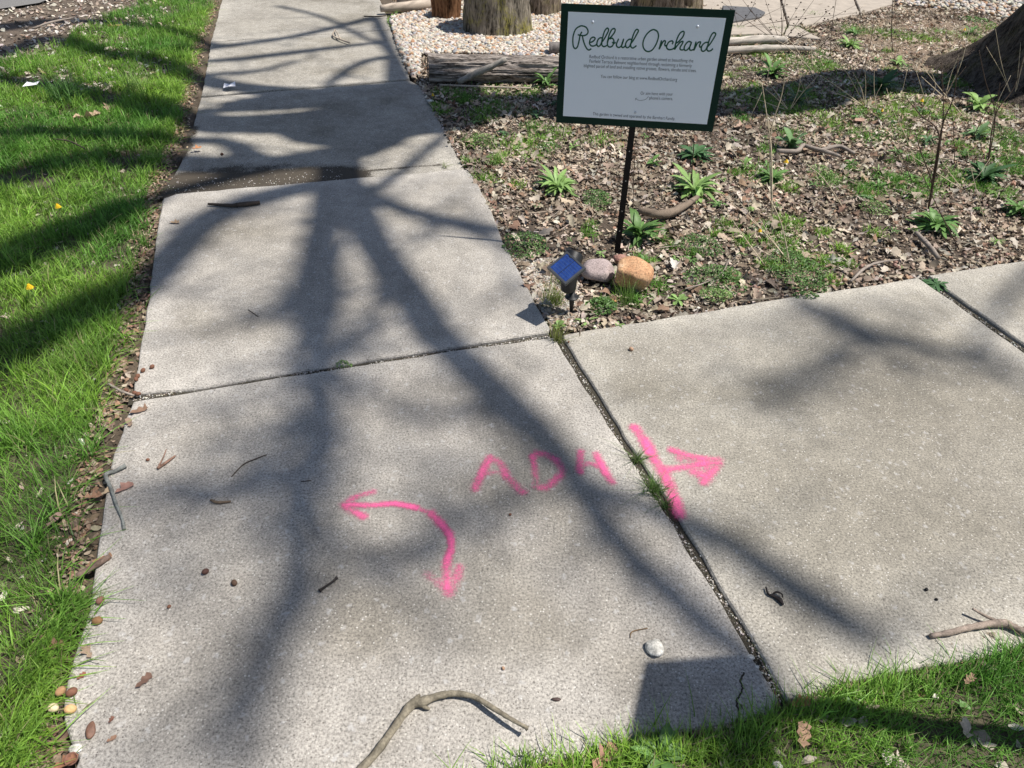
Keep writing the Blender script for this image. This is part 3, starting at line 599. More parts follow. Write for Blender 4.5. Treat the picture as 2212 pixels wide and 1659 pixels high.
SA = [[(215, 195), (185, 260), (165, 360), (140, 450), (105, 485), (70, 450), (60, 350), (70, 250), (110, 150), (180, 100), (230, 95), (290, 120), (322, 180), (310, 230), (260, 260), (200, 258), (145, 245)], [(225, 265), (240, 340), (270, 430), (310, 495), (345, 508), (378, 485)],
      [(355, 378), (400, 365), (440, 325), (440, 300), (410, 288), (370, 310), (350, 360), (350, 400), (375, 435), (420, 440), (460, 420), (475, 400)], [(565, 300), (530, 300), (495, 330), (475, 390), (480, 430), (500, 448), (530, 430), (555, 380)],
      [(560, 375), (600, 320), (650, 230), (675, 170), (665, 135), (640, 140), (605, 190), (580, 270), (560, 360), (560, 420), (590, 450), (630, 440), (655, 420)],
      [(655, 390), (675, 330), (730, 270), (775, 210), (790, 160), (770, 140), (730, 160), (690, 240), (665, 330), (655, 390), (665, 440), (700, 458), (740, 440), (765, 390), (765, 340), (735, 305), (700, 320)], [(740, 372), (760, 395), (800, 380)],
      [(850, 315), (825, 370), (810, 420), (825, 455), (860, 465), (900, 430), (920, 380), (935, 320), (915, 380), (900, 430), (910, 465), (940, 460), (975, 425)], [(1070, 325), (1030, 325), (990, 360), (968, 410), (975, 455), (1005, 470), (1040, 440), (1060, 390)],
      [(1060, 400), (1110, 330), (1160, 240), (1190, 180), (1170, 155), (1140, 170), (1105, 240), (1080, 320), (1060, 400), (1060, 450), (1090, 475), (1130, 455), (1155, 432)]]
SB = [[(230, 75), (180, 95), (120, 150), (75, 230), (60, 310), (80, 380), (130, 418), (190, 405), (240, 350), (280, 270), (302, 180), (285, 110), (230, 75)], [(350, 245), (335, 300), (312, 382), (340, 330), (370, 270), (395, 250), (410, 265), (400, 310), (410, 330), (430, 320)],
      [(515, 305), (528, 270), (505, 253), (460, 275), (430, 330), (435, 370), (470, 390), (520, 380), (550, 360)], [(550, 388), (570, 290), (600, 200), (640, 130), (685, 105), (700, 130), (680, 190), (620, 260), (575, 290)],
      [(550, 390), (590, 330), (640, 275), (680, 260), (675, 290), (640, 350), (640, 385), (670, 395), (700, 385)], [(810, 275), (775, 262), (740, 285), (710, 330), (700, 375), (715, 400), (750, 390), (790, 340), (815, 275), (790, 340), (785, 385), (810, 400), (845, 385)],
      [(885, 265), (870, 320), (850, 400), (880, 340), (910, 285), (945, 268), (955, 280), (940, 320), (945, 350), (965, 345)], [(1070, 275), (1030, 280), (990, 310), (968, 355), (970, 400), (1000, 415), (1035, 390), (1060, 340)],
      [(1060, 350), (1110, 290), (1160, 210), (1190, 150), (1165, 125), (1135, 145), (1100, 210), (1075, 290), (1060, 350), (1055, 390), (1080, 412), (1120, 400), (1145, 372)]]
V, F = join([stroke(s, cA, .0026) for s in SA] + [stroke(s, cB, .0026) for s in SB]); t_ = mesh('title_lettering', V, F, M['inkg'], sign)
# small lines of text: (text, left end, right end of the baseline) in crop pixels
cT = lambda x, y: ((1300 + .27125 * x) * .8848, .27125 * y * .8848)
def text_line(body, a, b, cx=cT, bold=0.0):
    A = onboard(*cx(*a)); B = onboard(*cx(*b)); cu = bpy.data.curves.new('t', 'FONT'); cu.body = body; cu.size = 1; cu.offset = -.006; to = bpy.data.objects.new('t', cu); COL.objects.link(to)
    dg = bpy.context.evaluated_depsgraph_get(); me = bpy.data.meshes.new_from_object(to.evaluated_get(dg)); co = np.zeros(len(me.vertices) * 3); me.vertices.foreach_get('co', co); co = co.reshape(-1, 3)
    L = np.linalg.norm(B - A); w0 = co[:, 0].min(); s = L / (co[:, 0].max() - w0); ex = (B - A) / L; ey = np.cross(NB, ex)
    V = A[None] + (co[:, :1] - w0) * s * ex + co[:, 1:2] * s * 1.25 * ey; F = [tuple(p.vertices) for p in me.polygons]
    bpy.data.objects.remove(to); bpy.data.curves.remove(cu); bpy.data.meshes.remove(me); return V, F
LN = [('Redbud Orchard is a restorative urban garden aimed at beautifying the', (512, 523), (1446, 562)), ('Fairfield Terrace Belmont neighborhood through reclaiming a formerly', (512, 564), (1432, 606)),
      ('blighted parcel of land and installing native grasses, flowers, shrubs and trees.', (462, 604), (1474, 650)), ('You can follow our blog at www.RedbudOrchard.org', (612, 700), (1300, 730)),
      ('Or aim here with your', (972, 852), (1262, 861)), ("phone's camera.", (1050, 895), (1262, 902)), ('This garden is owned and operated by the Barnhart Family.', (542, 1036), (1282, 1082))]
for l in LN:
    V, F = text_line(*l); mesh('printed_line', V, F, M['ink'], sign)
V, F = join([tube([list(p) + [.0007] for p in catmull([onboard(*cT(*p)) for p in ((1045, 868), (1020, 893), (980, 904), (950, 900), (926, 888))], 5)], 5, (NB, .3)), tube([list(onboard(*cT(*p))) + [.0007] for p in ((942, 882), (926, 888), (926, 903))], 5, (NB, .3))])
mesh('drawn_arrow', V, F, M['ink'], sign)
for p in ((542, 200), (1486, 240), (925, 1012)):
    c0 = onboard(*cT(*p)); Vs, Fs = ico(3); V = c0 + Vs @ np.array([UX * .0115, UU * .0115, NB * .007]) ; mesh('bolt', V, Fs.tolist(), M['bolt'], sign, True)
# the post: flat steel bar with punched holes, behind the board
post0 = np.array(base); top = BC + UU * .16 - NB * .012; bot = np.array([base.x, base.y, -.12]); ax = top - bot; axn = ax / np.linalg.norm(ax)
V, F = box((top + bot) / 2, RX * .0135, ax / 2, NB * .0035); mesh('post', V, F, M['black'], sign)
for k in range(4):
    zz = (.10, .20, .345, .48)[k]; c0 = bot + axn * ((zz + .12) / axn[2]) + NB * .0036; V, F = tube([list(c0 - NB * .0005) + [.0028], list(c0 + NB * .0006) + [.0028]], 10); mesh('punched_hole', V, F, M['hole'], sign)

# ---------------- solar spot light ----------------
LB = G(1237, 674, -.015); lamp = empty('solar_light', LB); tag(lamp, 'black solar spot light with tilted blue panel staked at the bed corner', 'garden light')
pl, pb, pr = np.array(G(1180, 575, .238)), np.array(G(1220, 612.5, .207)), np.array(G(1267, 580, .247))
e1 = pb - pl; e2 = pr - pb; nn = np.cross(e1, e2); nn /= np.linalg.norm(nn)
if nn[2] < 0: nn = -nn
e1n = e1 / np.linalg.norm(e1); e2n = e2 - e1n * np.dot(e2, e1n); e2n /= np.linalg.norm(e2n); S1, S2 = np.linalg.norm(e1) / 2, np.linalg.norm(e2) / 2; pc = (pl + pr) / 2
def pan(u, v, hgt=0): return pc + e1n * u + e2n * v + nn * hgt
V = []; F = []
prof = [(1.0, -.016), (1.0, -.003), (.985, 0.0), (.84, 0.0), (.83, -.002)]
for s, h in prof: V += [pan(S1 * s * a, S2 * s * b, h) for a, b in ((-1, -1), (1, -1), (1, 1), (-1, 1))]
for r in range(4): F += [(4 * r + k, 4 * r + (k + 1) % 4, 4 * r + 4 + (k + 1) % 4, 4 * r + 4 + k) for k in range(4)]
F.append((3, 2, 1, 0)); sp_ = mesh('panel_frame', V, F, M['plasticf'], lamp)
V, F = box(pan(0, 0, -.004), e1n * S1 * .835, e2n * S2 * .835, nn * .0022); mesh('solar_panel', V, F, M['cell'], lamp)
ls = [box(pan(0, 0, -.0014), e1n * .0009, e2n * S2 * .80, nn * .0004)]; mesh('dividing_line', *join(ls), M['cellline'], lamp)
ls = [box(pan(S1 * (-.76 + 1.52 * (i + .5) / 2), S2 * t, -.0014), e1n * S1 * .355, e2n * .0005, nn * .0003) for i in range(2) for t in np.linspace(-.68, .68, 7)]; mesh('cell_fingers', *join(ls), M['cellbus'], lamp)
def lathe(c0, axis_, prof, sides=28):
    a = np.array(axis_, float); a /= np.linalg.norm(a); ref = np.array([0, 0, 1.]) if abs(a[2]) < .9 else np.array([1., 0, 0]); b = np.cross(a, ref); b /= np.linalg.norm(b); c_ = np.cross(a, b); V = []; F = []
    for h, r in prof:
        for k in range(sides): th = 2 * math.pi * k / sides; V.append(np.array(c0) + a * h + r * (b * math.cos(th) + c_ * math.sin(th)))
    for i in range(len(prof) - 1):
        for k in range(sides): k2 = (k + 1) % sides; F.append((i * sides + k, i * sides + k2, (i + 1) * sides + k2, (i + 1) * sides + k))
    F.append(tuple(range(sides))[::-1]); F.append(tuple((len(prof) - 1) * sides + k for k in range(sides))); return V, F
cup = G(1227, 628, .100)
V, F = lathe(cup, (0, .05, 1), [(0, .024), (.006, .030), (.03, .033), (.075, .034), (.085, .028)]); mesh('battery_housing', V, F, M['plastic'], lamp, False)
hd = pan(-.012, .018, -.045)
V, F = lathe(hd + np.array([-.01, -.03, -.02]), (.35, .80, .62), [(0, .026), (.01, .034), (.05, .038), (.098, .040), (.101, .039), (.101, .034), (.085, .033)], 32); mesh('spot_head', V, F, M['plastic'], lamp, True)
fl = G(1235, 643, .068)
V, F = lathe(fl, (0, .02, 1), [(0, .012), (.001, .028), (.004, .029), (.006, .028), (.010, .013), (.034, .011)]); mesh('flange', V, F, M['plastic'], lamp, True)
spk = LB + Vector((0, 0, -.08)); ft = np.array(fl)
V1, F1 = box((ft + np.array(LB)) / 2 + np.array([0, 0, 0]), np.array([.012, 0, 0]), (ft - np.array(LB)) / 2 + np.array([0, 0, 0]), np.array([0, .0022, 0])); V2, F2 = box((ft + np.array(LB)) / 2, np.array([.0022, 0, 0]), (ft - np.array(LB)) / 2 * .98, np.array([0, .012, 0]))
V1 = [v if i % 4 in (0, 1) and False else v for i, v in enumerate(V1)]
def taper(V): return [np.array([ (v[0] - ft[0]) * (.55 + .45 * (v[2] - LB.z) / (ft[2] - LB.z)) + ft[0], (v[1] - ft[1]) * 1 + ft[1], v[2]]) for v in V]
V, F = join([(taper(V1), F1), (V2, F2)]); mesh('stake', V, F, M['plastic'], lamp)

# ---------------- rocks and stones ----------------
def rock(name, px, size, mat, label, cat='rock', seed=1, sub=4, z=-.01, facets=7, group=None, rot=0, z0=0):
    c0 = G(*px, 0); r_ = np.random.default_rng(seed); V, F = ico(sub); V = V * 2; d = np.ones(len(V))
    for _ in range(facets):
        nrm = r_.normal(0, 1, 3); nrm /= np.linalg.norm(nrm); lim = r_.uniform(.58, .88); s = V @ nrm; d = np.minimum(d, np.where(s > lim, lim / np.maximum(s, .01), 1.))
    V = V * d[:, None]; ph = r_.uniform(0, 9, 3)
    V = V * (1 + .04 * np.sin(V[:, :1] * 5 + ph[0]) * np.cos(V[:, 1:2] * 4 + ph[1])) * (1 + .02 * (fbm(V[:, 0] * 6 + 20, V[:, 2] * 6 + V[:, 1] * 5 + 20)[:, None] - .5))
    V = V * np.array(size) / 2; ca, sa = math.cos(rot), math.sin(rot); V = np.c_[V[:, 0] * ca - V[:, 1] * sa, V[:, 0] * sa + V[:, 1] * ca, V[:, 2]]
    V[:, 2] += size[2] / 2 + z + z0; o = mesh(name, V + np.array(c0), F.tolist(), mat, None, True, None, (c0.x, c0.y, z0)); tag(o, label, cat, group); return o
rock('rock', (1360, 618), (.212, .175, .17), M['rock_or'], 'large tan orange rock in front of the sign post', seed=5, z=-.035, facets=14)
rock('rock', (1290, 598), (.15, .13, .115), M['rock_gr'], 'rounded pink grey speckled rock behind the solar light', seed=9, z=-.03)
rock('rock', (1338, 568), (.07, .06, .05), M['rock_rd'], 'small reddish rock wedged at the foot of the sign post', seed=12, z=-.005)
rock('rock', (1333, 612), (.05, .05, .04), M['rock_rd'], 'small rough brown chunk between the two large rocks', seed=13, z=-.012)
rock('stone', (1413, 1403), (.046, .052, .036), M['rock_wh'], 'white lumpy stone alone on the near slab', 'stone', 21, 3)
rock('stone', (163, 1618), (.032, .026, .016), M['rock_wh'], 'flat grey green stone at the bottom left slab edge', 'stone', 22, 3)
rock('stone', (186, 1563), (.016, .014, .010), M['rock_wh'], 'small pale stone beside the brown pod', 'stone', 23, 2)
rock('stone', (1622, 1418), (.022, .016, .012), M['rock_wh'], 'upper white pebble lodged in the joint near the square shadow', 'stone', 24, 2)
rock('stone', (1635, 1439), (.018, .013, .010), M['rock_wh'], 'lower white pebble lodged in the joint near the square shadow', 'stone', 25, 2)
rock('stone', (1748, 815), (.010, .008, .005), M['rock_wh'], 'tiny white chip on the middle of the right slab', 'stone', 26, 2)
rock('stone', (1680, 1652), (.028, .022, .016), M['rock_wh'], 'grey white pebble at the grass edge under the square shadow', 'stone', 27, 2)
rock('stone', (1055, 86.), (.08, .06, .045), M['rock_or'], 'orange brown cobble among the white pebbles', 'stone', 28, 3)
rock('stone', (929, 218), (.055, .045, .02), M['rock_wh'], 'flat white stone in the shaded bed beside the walk', 'stone', 29, 3)

# ---------------- stumps, logs, trees ----------------
def trunk_mesh(path, mat, parent, name='trunk', sides=110, rows=60, groove=.06, ng=17, cap=None, ell=1.0, seed=0, flare=None, vertical=True):
    """path rows x,y,z,r (2 or more); furrowed bark in the mesh itself"""
    pth = np.array(catmull([np.array(p) for p in path], max(2, rows // max(1, len(path) - 1)))) if len(path) > 2 else np.array([np.array(path[0]) * (1 - t) + np.array(path[1]) * t for t in np.linspace(0, 1, rows)])
    n = len(pth); a = pth[-1, :3] - pth[0, :3]; L = np.linalg.norm(a); a /= L; ref = np.array([0, 0, 1.]) if abs(a[2]) < .8 else np.array([0, -1., 0]); b = np.cross(a, ref); b /= np.linalg.norm(b); c_ = np.cross(b, a)
    th = np.linspace(0, 2 * math.pi, sides, endpoint=False); V = np.zeros((n, sides, 3)); s = np.r_[0, np.cumsum(np.linalg.norm(np.diff(pth[:, :3], axis=0), axis=1))]
    r_ = np.random.default_rng(seed); o1, o2 = r_.uniform(0, 50, 2)
    for i in range(n):
        tt = th + .12 * (fbm(np.full(sides, s[i] * 3 + o1), np.cos(th) * 2 + 9) - .5)
        u = (tt / (2 * math.pi)) * ng * 2; f = vnoise(u % (ng * 2), np.full(sides, s[i] * 3.2 + o2)); f2 = vnoise((u * 2.7) % (ng * 5), np.full(sides, s[i] * 11 + o1)); f = 1 - np.abs(f - .5) * 2
        rad = pth[i, 3] * (1 + .05 * np.sin(2 * th + o1) + .035 * np.sin(3 * th + o2)) - groove * pth[i, 3] * (f ** 3) - groove * .35 * pth[i, 3] * f2
        if flare: rad = rad * (1 + flare(s[i]) * (.5 + .5 * np.cos(5 * th + o1)))
        V[i] = pth[i, :3] + (b[None] * np.cos(th)[:, None] * ell + c_[None] * np.sin(th)[:, None]) * rad[:, None]
    Vf = V.reshape(-1, 3); i0 = np.arange(n - 1)[:, None] * sides; k = np.arange(sides)[None]; k2 = (k + 1) % sides; F = np.stack([(i0 + k), (i0 + k2), (i0 + k2 + sides), (i0 + k + sides)], 2).reshape(-1, 4)
    off = np.array(parent['_at']); o = bulk(name, Vf - off, F, None, mat, True, parent)
    caps = []
    for row, sgn in ((n - 1, 1), (0, -1)):
        ring = V[row]; cen = ring.mean(0); Vc = [cen + a * .004 * sgn + (p - cen) * f_ for f_ in (.97, .6, .25) for p in ring] + [cen + a * .006 * sgn]; m_ = sides
        rr = np.random.default_rng(seed + 3); Vc = [v + a * sgn * rr.uniform(-.003, .004) for v in Vc]
        Fc = [(q * m_ + j, q * m_ + (j + 1) % m_, (q + 1) * m_ + (j + 1) % m_, (q + 1) * m_ + j) for q in range(2) for j in range(m_)] + [(2 * m_ + j, 2 * m_ + (j + 1) % m_, 3 * m_) for j in range(m_)]; caps.append((Vc, Fc))
    if cap is not None:
        for cp in caps[:cap]: mesh('cut_end', cp[0], cp[1], M['cutwood'], parent)
    return o
def ground_at(px): p = G(*px); return (p.x, p.y, -.02)
s1 = empty('tree_stump', ground_at((1075, 66))); b0 = np.array(s1['_at']); tag(s1, 'thick stump with yellow green moss standing in white pebbles', 'stump')
trunk_mesh([list(b0 + np.array([0, 0, -.03])) + [.345], list(b0 + np.array([0, 0, .06])) + [.328], list(b0 + np.array([-.01, .0, .25])) + [.318], list(b0 + np.array([-.015, .01, .56])) + [.322]], M['bark_moss'], s1, seed=4, cap=1)
s2 = empty('tree_stump', ground_at((966, 38))); b0 = np.array(s2['_at']); tag(s2, 'short reddish stump with a pale split top left of the mossy stump', 'stump')
trunk_mesh([list(b0 + np.array([0, 0, -.03])) + [.165], list(b0 + np.array([0, 0, .1])) + [.155], list(b0 + np.array([0, 0, .22])) + [.165]], M['bark_red'], s2, seed=8, groove=.12, ng=12, cap=1)
s3 = empty('tree_stump', ground_at((1172, 28))); b0 = np.array(s3['_at']); tag(s3, 'brown stump behind the mossy stump and beside the sign', 'stump')
trunk_mesh([list(b0 + np.array([0, 0, -.03])) + [.20], list(b0 + np.array([0, 0, .2])) + [.19], list(b0 + np.array([0, .01, .5])) + [.19]], M['bark'], s3, seed=15, cap=1)
s4 = empty('tree_stump', ground_at((1437, 24))); b0 = np.array(s4['_at']); tag(s4, 'wide grey brown stump showing just above the top edge of the sign', 'stump')
trunk_mesh([list(b0 + np.array([0, 0, -.03])) + [.38], list(b0 + np.array([0, 0, .2])) + [.37], list(b0 + np.array([0, 0, .5])) + [.36]], M['bark'], s4, seed=25, cap=1)
# the pale cracked log with its cut left end
lg = empty('log', ground_at((1065, 150))); tag(lg, 'thick grey cracked log lying across the bed before the mossy stump', 'log')
A0, A1 = np.array(G(926, 148, .085)), np.array(G(1330, 152, .075))
trunk_mesh([list(A0) + [.105], list((A0 + A1) / 2 + np.array([0, 0, .004])) + [.098], list(A1) + [.085]], M['bark_log'], lg, 'bark', groove=.24, ng=17, seed=33, rows=90)
V, F = lathe(A0 - np.array([.004, 0, 0]), A0 - A1, [(0, .098), (.004, .096), (.006, .05), (.005, .01)], 30); mesh('cut_end', V, F, simple('grey end grain', (.10, .085, .07), .95, 0, 50, .4, .8, .004), lg)
def branch(name, pts, mat, label, cat, group=None, col=(.3, .25, .2), sides=9, rough=.16, side_twigs=None, forks=()):
    """pts: (px, py, z, radius)"""
    P = [list(G(x, y, z)) + [r] for x, y, z, r in pts]; o0 = P[0][:3]; P = catmull(P, 5); Q = np.array(P)
    Q[:, 3] *= 1 + rough * 1.6 * (rng.random(len(Q)) - .35); pr = [tube(Q, sides, None, rough)]
    for f in forks: pr.append(tube(catmull([list(G(x, y, z)) + [r] for x, y, z, r in f], 4), 7, None, rough))
    V, F = join(pr); V = np.array(V); lo = min(0., V[:, 2].min() - .0008); V[:, 2] -= lo
    cc = np.tile(col, (len(V), 1)) * (.35 + 1.25 * fbm(V[:, 0] * 75, V[:, 1] * 75 + V[:, 2] * 60)[:, None]); o = mesh(name, V, F, mat, None, True, cc, (o0[0], o0[1], 0)); tag(o, label, cat, group); return o
GY = (.34, .29, .25); DK = (.10, .078, .062); PA = (.52, .44, .36); LI = (.27, .25, .19)
branch('log', [(822, 22, .03, .035), (880, 18, .035, .045), (935, 12, .035, .045), (990, 4, .03, .04)], M['wood'], 'pale barkless log at the far end of the walk', 'log', col=PA, sides=12)
branch('log', [(860, 2, .03, .035), (930, -8, .03, .035), (1000, -16, .03, .03)], M['wood'], 'grey log end just showing behind the pale barkless log', 'log', col=GY, sides=12)
branch('log', [(1186, 108, .04, .05), (1215, 107, .045, .05), (1270, 100, .04, .045)], M['wood'], 'short grey log end poking out left of the sign', 'log', col=(.22, .2, .19), sides=12)
branch('log', [(1480, 98, .03, .03), (1600, 91, .03, .036), (1660, 88, .03, .036), (1700, 90, .03, .03)], M['wood'], 'upper of two bleached logs right of the sign', 'log', col=(.55, .5, .44), sides=12)
branch('log', [(1480, 118, .025, .025), (1580, 110, .025, .028), (1640, 107, .025, .028), (1700, 106, .025, .024), (1760, 108, .02, .018)], M['wood'], 'lower of two bleached logs right of the sign', 'log', col=(.55, .5, .44), sides=12)
branch('branch', [(989, 178, .02, .022), (1022, 162, .07, .024), (1058, 146, .13, .022), (1093, 128, .195, .018)], M['wood'], 'grey branch leaning against the front of the thick log', 'branch', col=(.38, .35, .31), sides=10)
branch('stick', [(950, 184, .005, .006), (1050, 188, .006, .0065), (1147, 191, .006, .006)], M['wood'], 'long straight pale stick on the ground in front of the log', 'stick', col=PA)
branch('branch', [(1677, 328, 0.01, .014), (1719, 329, .015, .014), (1736, 316, .03, .013), (1767, 327, .01, .012), (1809, 318, .02, .012), (1845, 333, .01, .009)], M['wood'], 'crooked grey branch with a kink lying in the middle of the bed', 'branch', col=GY, forks=[[(1736, 316, .03, .012), (1790, 332, .015, .012), (1815, 340, .01, .008)]])
branch('branch', [(1378, 459, .01, .018), (1431, 468, .012, .022), (1473, 452, .012, .018), (1506, 430, .01, .012)], M['wood'], 'thick brown branch behind the sign post', 'branch', col=(.27, .21, .16))
branch('stick', [(1837, 609, .004, .006), (1868, 580, .01, .007), (1899, 568, .012, .006), (1940, 562, .01, .003)], M['wood'], 'curved grey stick at the slab edge left of the right joint', 'stick', col=GY)
branch('stick', [(1978, 505, .01, .010), (2004, 532, .01, .012), (2026, 560, .006, .010)], M['wood'], 'stout grey stick pointing at the weed in the right joint', 'stick', col=GY)
branch('stick', [(1600, 652, .003, .004), (1640, 648, .003, .004), (1682, 643, .003, .003)], M['wood'], 'thin stick along the upper edge of the right slab', 'stick', col=(.2, .17, .13))
branch('stick', [(1480, 624, .01, .003), (1525, 610, .01, .003), (1560, 588, .012, .003), (1575, 560, .012, .002)], M['wood'], 'thin grey twig right of the orange rock', 'twig', col=GY)
branch('stick', [(450, 443, .006, .006), (500, 446, .007, .009), (520, 444, .008, .012), (562, 440, .007, .010)], M['wood'], 'dark broken stick with a swollen middle below the raised joint', 'stick', col=DK)
branch('twig', [(272, 1006, .008, .007), (250, 1018, .006, .0055), (229, 1027, .006, .006), (240, 1055, .006, .005), (252, 1091, .005, .0045), (264, 1120, .004, .004), (269, 1144, .004, .0045)], M['wood'], 'grey lichen covered twig bent like an L at the lawn edge', 'twig', col=(.26, .27, .25))
branch('twig', [(341, 1013, .003, .0045), (360, 1000, .004, .004), (379, 986, .003, .0025)], M['wood'], 'small V shaped brown twig on the near slab', 'twig', col=(.25, .15, .11), forks=[[(341, 1013, .003, .003), (352, 992, .006, .002), (360, 972, .008, .0015)]])
branch('twig', [(500, 1030, .002, .0016), (525, 1004, .003, .0018), (548, 993, .003, .0018), (576, 982, .002, .0013)], M['wood'], 'thin dark twig curving up to the right on the near slab', 'twig', col=DK)
branch('twig', [(455, 1081, .004, .003), (470, 1086, .004, .0045), (499, 1084, .003, .003)], M['wood'], 'short stubby twig with pale broken tips', 'twig', col=(.22, .16, .11))
branch('twig', [(650, 1041, .001, .0013), (672, 1038, .001, .0013)], M['wood'], 'very short black twig in the shadow left of the arrow', 'twig', col=DK)
branch('twig', [(691, 1278, .003, .0055), (697, 1273, .003, .0035), (720, 1257, .003, .003), (728, 1249, .003, .0045)], M['wood'], 'short black twig with a knob at each end', 'twig', col=(.06, .05, .045))
branch('stick', [(755, 1695, .012, 0.0096), (782, 1659, .012, 0.0092), (814, 1624, .012, 0.0089), (848, 1577, .012, 0.0089), (872, 1543, .012, 0.0089), (893, 1519, .014, 0.0115), (912, 1516, .014, 0.0107), (944, 1504, .013, 0.0085), (983, 1498, .014, 0.0070), (1025, 1506, .018, 0.0063), (1061, 1527, .024, 0.0063), (1100, 1551, .03, 0.0048), (1132, 1569, .034, 0.0044), (1140, 1574, .034, 0.0059)], M['wood'],
       'long arched stick with lichen at the bottom of the near slab', 'stick', col=(.25, .22, .165), sides=12, rough=.13, forks=[[(893, 1519, .014, 0.0081), (900, 1508, .02, 0.0059), (907, 1500, .022, 0.0030)], [(905, 1520, .012, 0.0052), (920, 1529, .01, 0.0044), (930, 1531, .008, 0.0015)]])
branch('stick', [(2009, 1375, .006, .006), (2052, 1367, .008, .0075), (2101, 1355, .010, .008), (2164, 1347, .012, .010), (2188, 1355, .012, .009), (2215, 1366, .012, .009), (2300, 1388, .01, .01)], M['wood'], 'forked grey stick entering from the right edge of the right slab', 'stick', col=(.36, .29, .24), sides=10,
       forks=[[(2164, 1347, .012, .005), (2130, 1333, .02, .004), (2100, 1316, .026, .0035)]])
branch('twig', [(724, 64, .01, .006), (719, 76, .01, .007), (733, 84, .01, .008), (755, 92, .01, .007)], M['wood'], 'grey twig like a check mark on the far slab', 'twig', col=PA, forks=[[(724, 64, .01, .005), (730, 74, .03, .006), (736, 86, .01, .006)]])
branch('twig', [(1654, 1269, .006, .002), (1659, 1284, .004, .003), (1673, 1290, .004, .004), (1684, 1297, .005, .006), (1691, 1308, .003, .003)], M['wood'], 'black curled scrap of plant on the right slab shadow', 'debris', col=(.03, .025, .025), forks=[[(1666, 1288, .003, .002), (1676, 1280, .008, .003), (1688, 1284, .008, .002), (1690, 1292, .004, .002)]])
branch('twig', [(1361, 1378, .002, .001), (1364, 1366, .003, .0014), (1377, 1361, .003, .0014), (1399, 1357, .002, .001)], M['wood'], 'hair thin curled stem beside the white lumpy stone', 'twig', col=(.2, .13, .07))
branch('twig', [(1084, 514, .003, .002), (1090, 524, .005, .0028), (1097, 534, .003, .002)], M['wood'], 'tiny black twig on the slab beside the chickweed', 'twig', col=DK)
branch('twig', [(536, 669, .002, .0012), (546, 676, .002, .0016), (558, 684, .002, .0012)], M['wood'], 'tiny forked dark twig in the middle slab', 'twig', col=DK)
branch('twig', [(234, 829, .01, .004), (262, 845, .008, .0045), (290, 855, .004, .004)], M['wood'], 'grey twig ending at the left end of the crossing joint', 'twig', col=GY)
branch('stick', [(166, 1245, .01, .008), (205, 1222, .01, .008), (238, 1201, .008, .007)], M['wood'], 'brown stick poking out of the grass at the lower left', 'stick', col=(.20, .14, .11))
branch('twig', [(786, 35, .008, .005), (810, 36, .008, .006), (834, 34, .006, .005)], M['wood'], 'dark twig reaching over the far slab from the pebbles', 'twig', col=DK)
branch('twig', [(115, 300, .03, .004), (150, 305, .04, .005), (185, 322, .03, .003)], M['wood'], 'dark twig lying in the shaded grass', 'twig', col=DK)
branch('stick', [(70, 62, .02, .008), (110, 48, .05, .008), (160, 38, .03, .006)], M['wood'], 'thin stick on the dark soil near the road', 'stick', col=GY)
# short bits of twig through the bed: nobody could count them
n = 1500; P, q, D = sample(BED, 9000, BX); P = P[:2200]; Q = []
VV = []; FF = []; CC = []; off = 0; tw = []
for _ in range(6):
    V, F = tube(catmull([[-.5, 0, 0, .018], [-.1, rng.uniform(-.08, .08), .02, .02], [.25, rng.uniform(-.1, .1), 0, .016], [.5, rng.uniform(-.12, .12), .02, .008]], 2), 4); V = np.array(V); F = [f for f in F if len(f) == 4][:-2]; tw.append((V, np.array(F)))
V, F, C = place(tw, np.c_[P, gz(P[:, 0], P[:, 1]) + .012], rng.uniform(.03, .14, len(P)), palette([(.30, .25, .2), (.45, .38, .3), (.16, .12, .09), (.6, .52, .42)], len(P)), .12)
o = bulk('twig_litter', V, F, C, M['wood']); tag(o, 'short broken twigs mixed through the leaf litter', 'twigs', kind='stuff')

# the big tree at the right; its limbs reach over the walk and throw the shadows there
CX = G(2282, 196); tb = empty('tree', (CX.x, CX.y, -.02)); tag(tb, 'large dark barked tree with flared roots at the top right corner', 'tree')
SH = np.array([-SUNV.x / SUNV.z, -SUNV.y / SUNV.z])
def over(x, y, z): p = G(x, y); return np.array([p.x - SH[0] * z, p.y - SH[1] * z, z])
tp = [[CX.x, CX.y, -.05, .70], [CX.x, CX.y, .12, .62], [CX.x + .01, CX.y, .35, .52], [CX.x + .02, CX.y, .75, .43], [CX.x + .03, CX.y, 1.4, .37], [CX.x + .03, CX.y - .02, 3.0, .32]]
for x, y, z, r in ((1650, 215, 4.6, .29), (1050, 226, 7.2, .25), (800, 240, 8.3, .22)): tp.append(list(over(x, y, z)) + [r])
trunk_mesh(tp, M['bark_dark'], tb, rows=160, seed=40, groove=.07, ng=15, flare=lambda s: .55 * math.exp(-s / .28))
FAT = 1.3
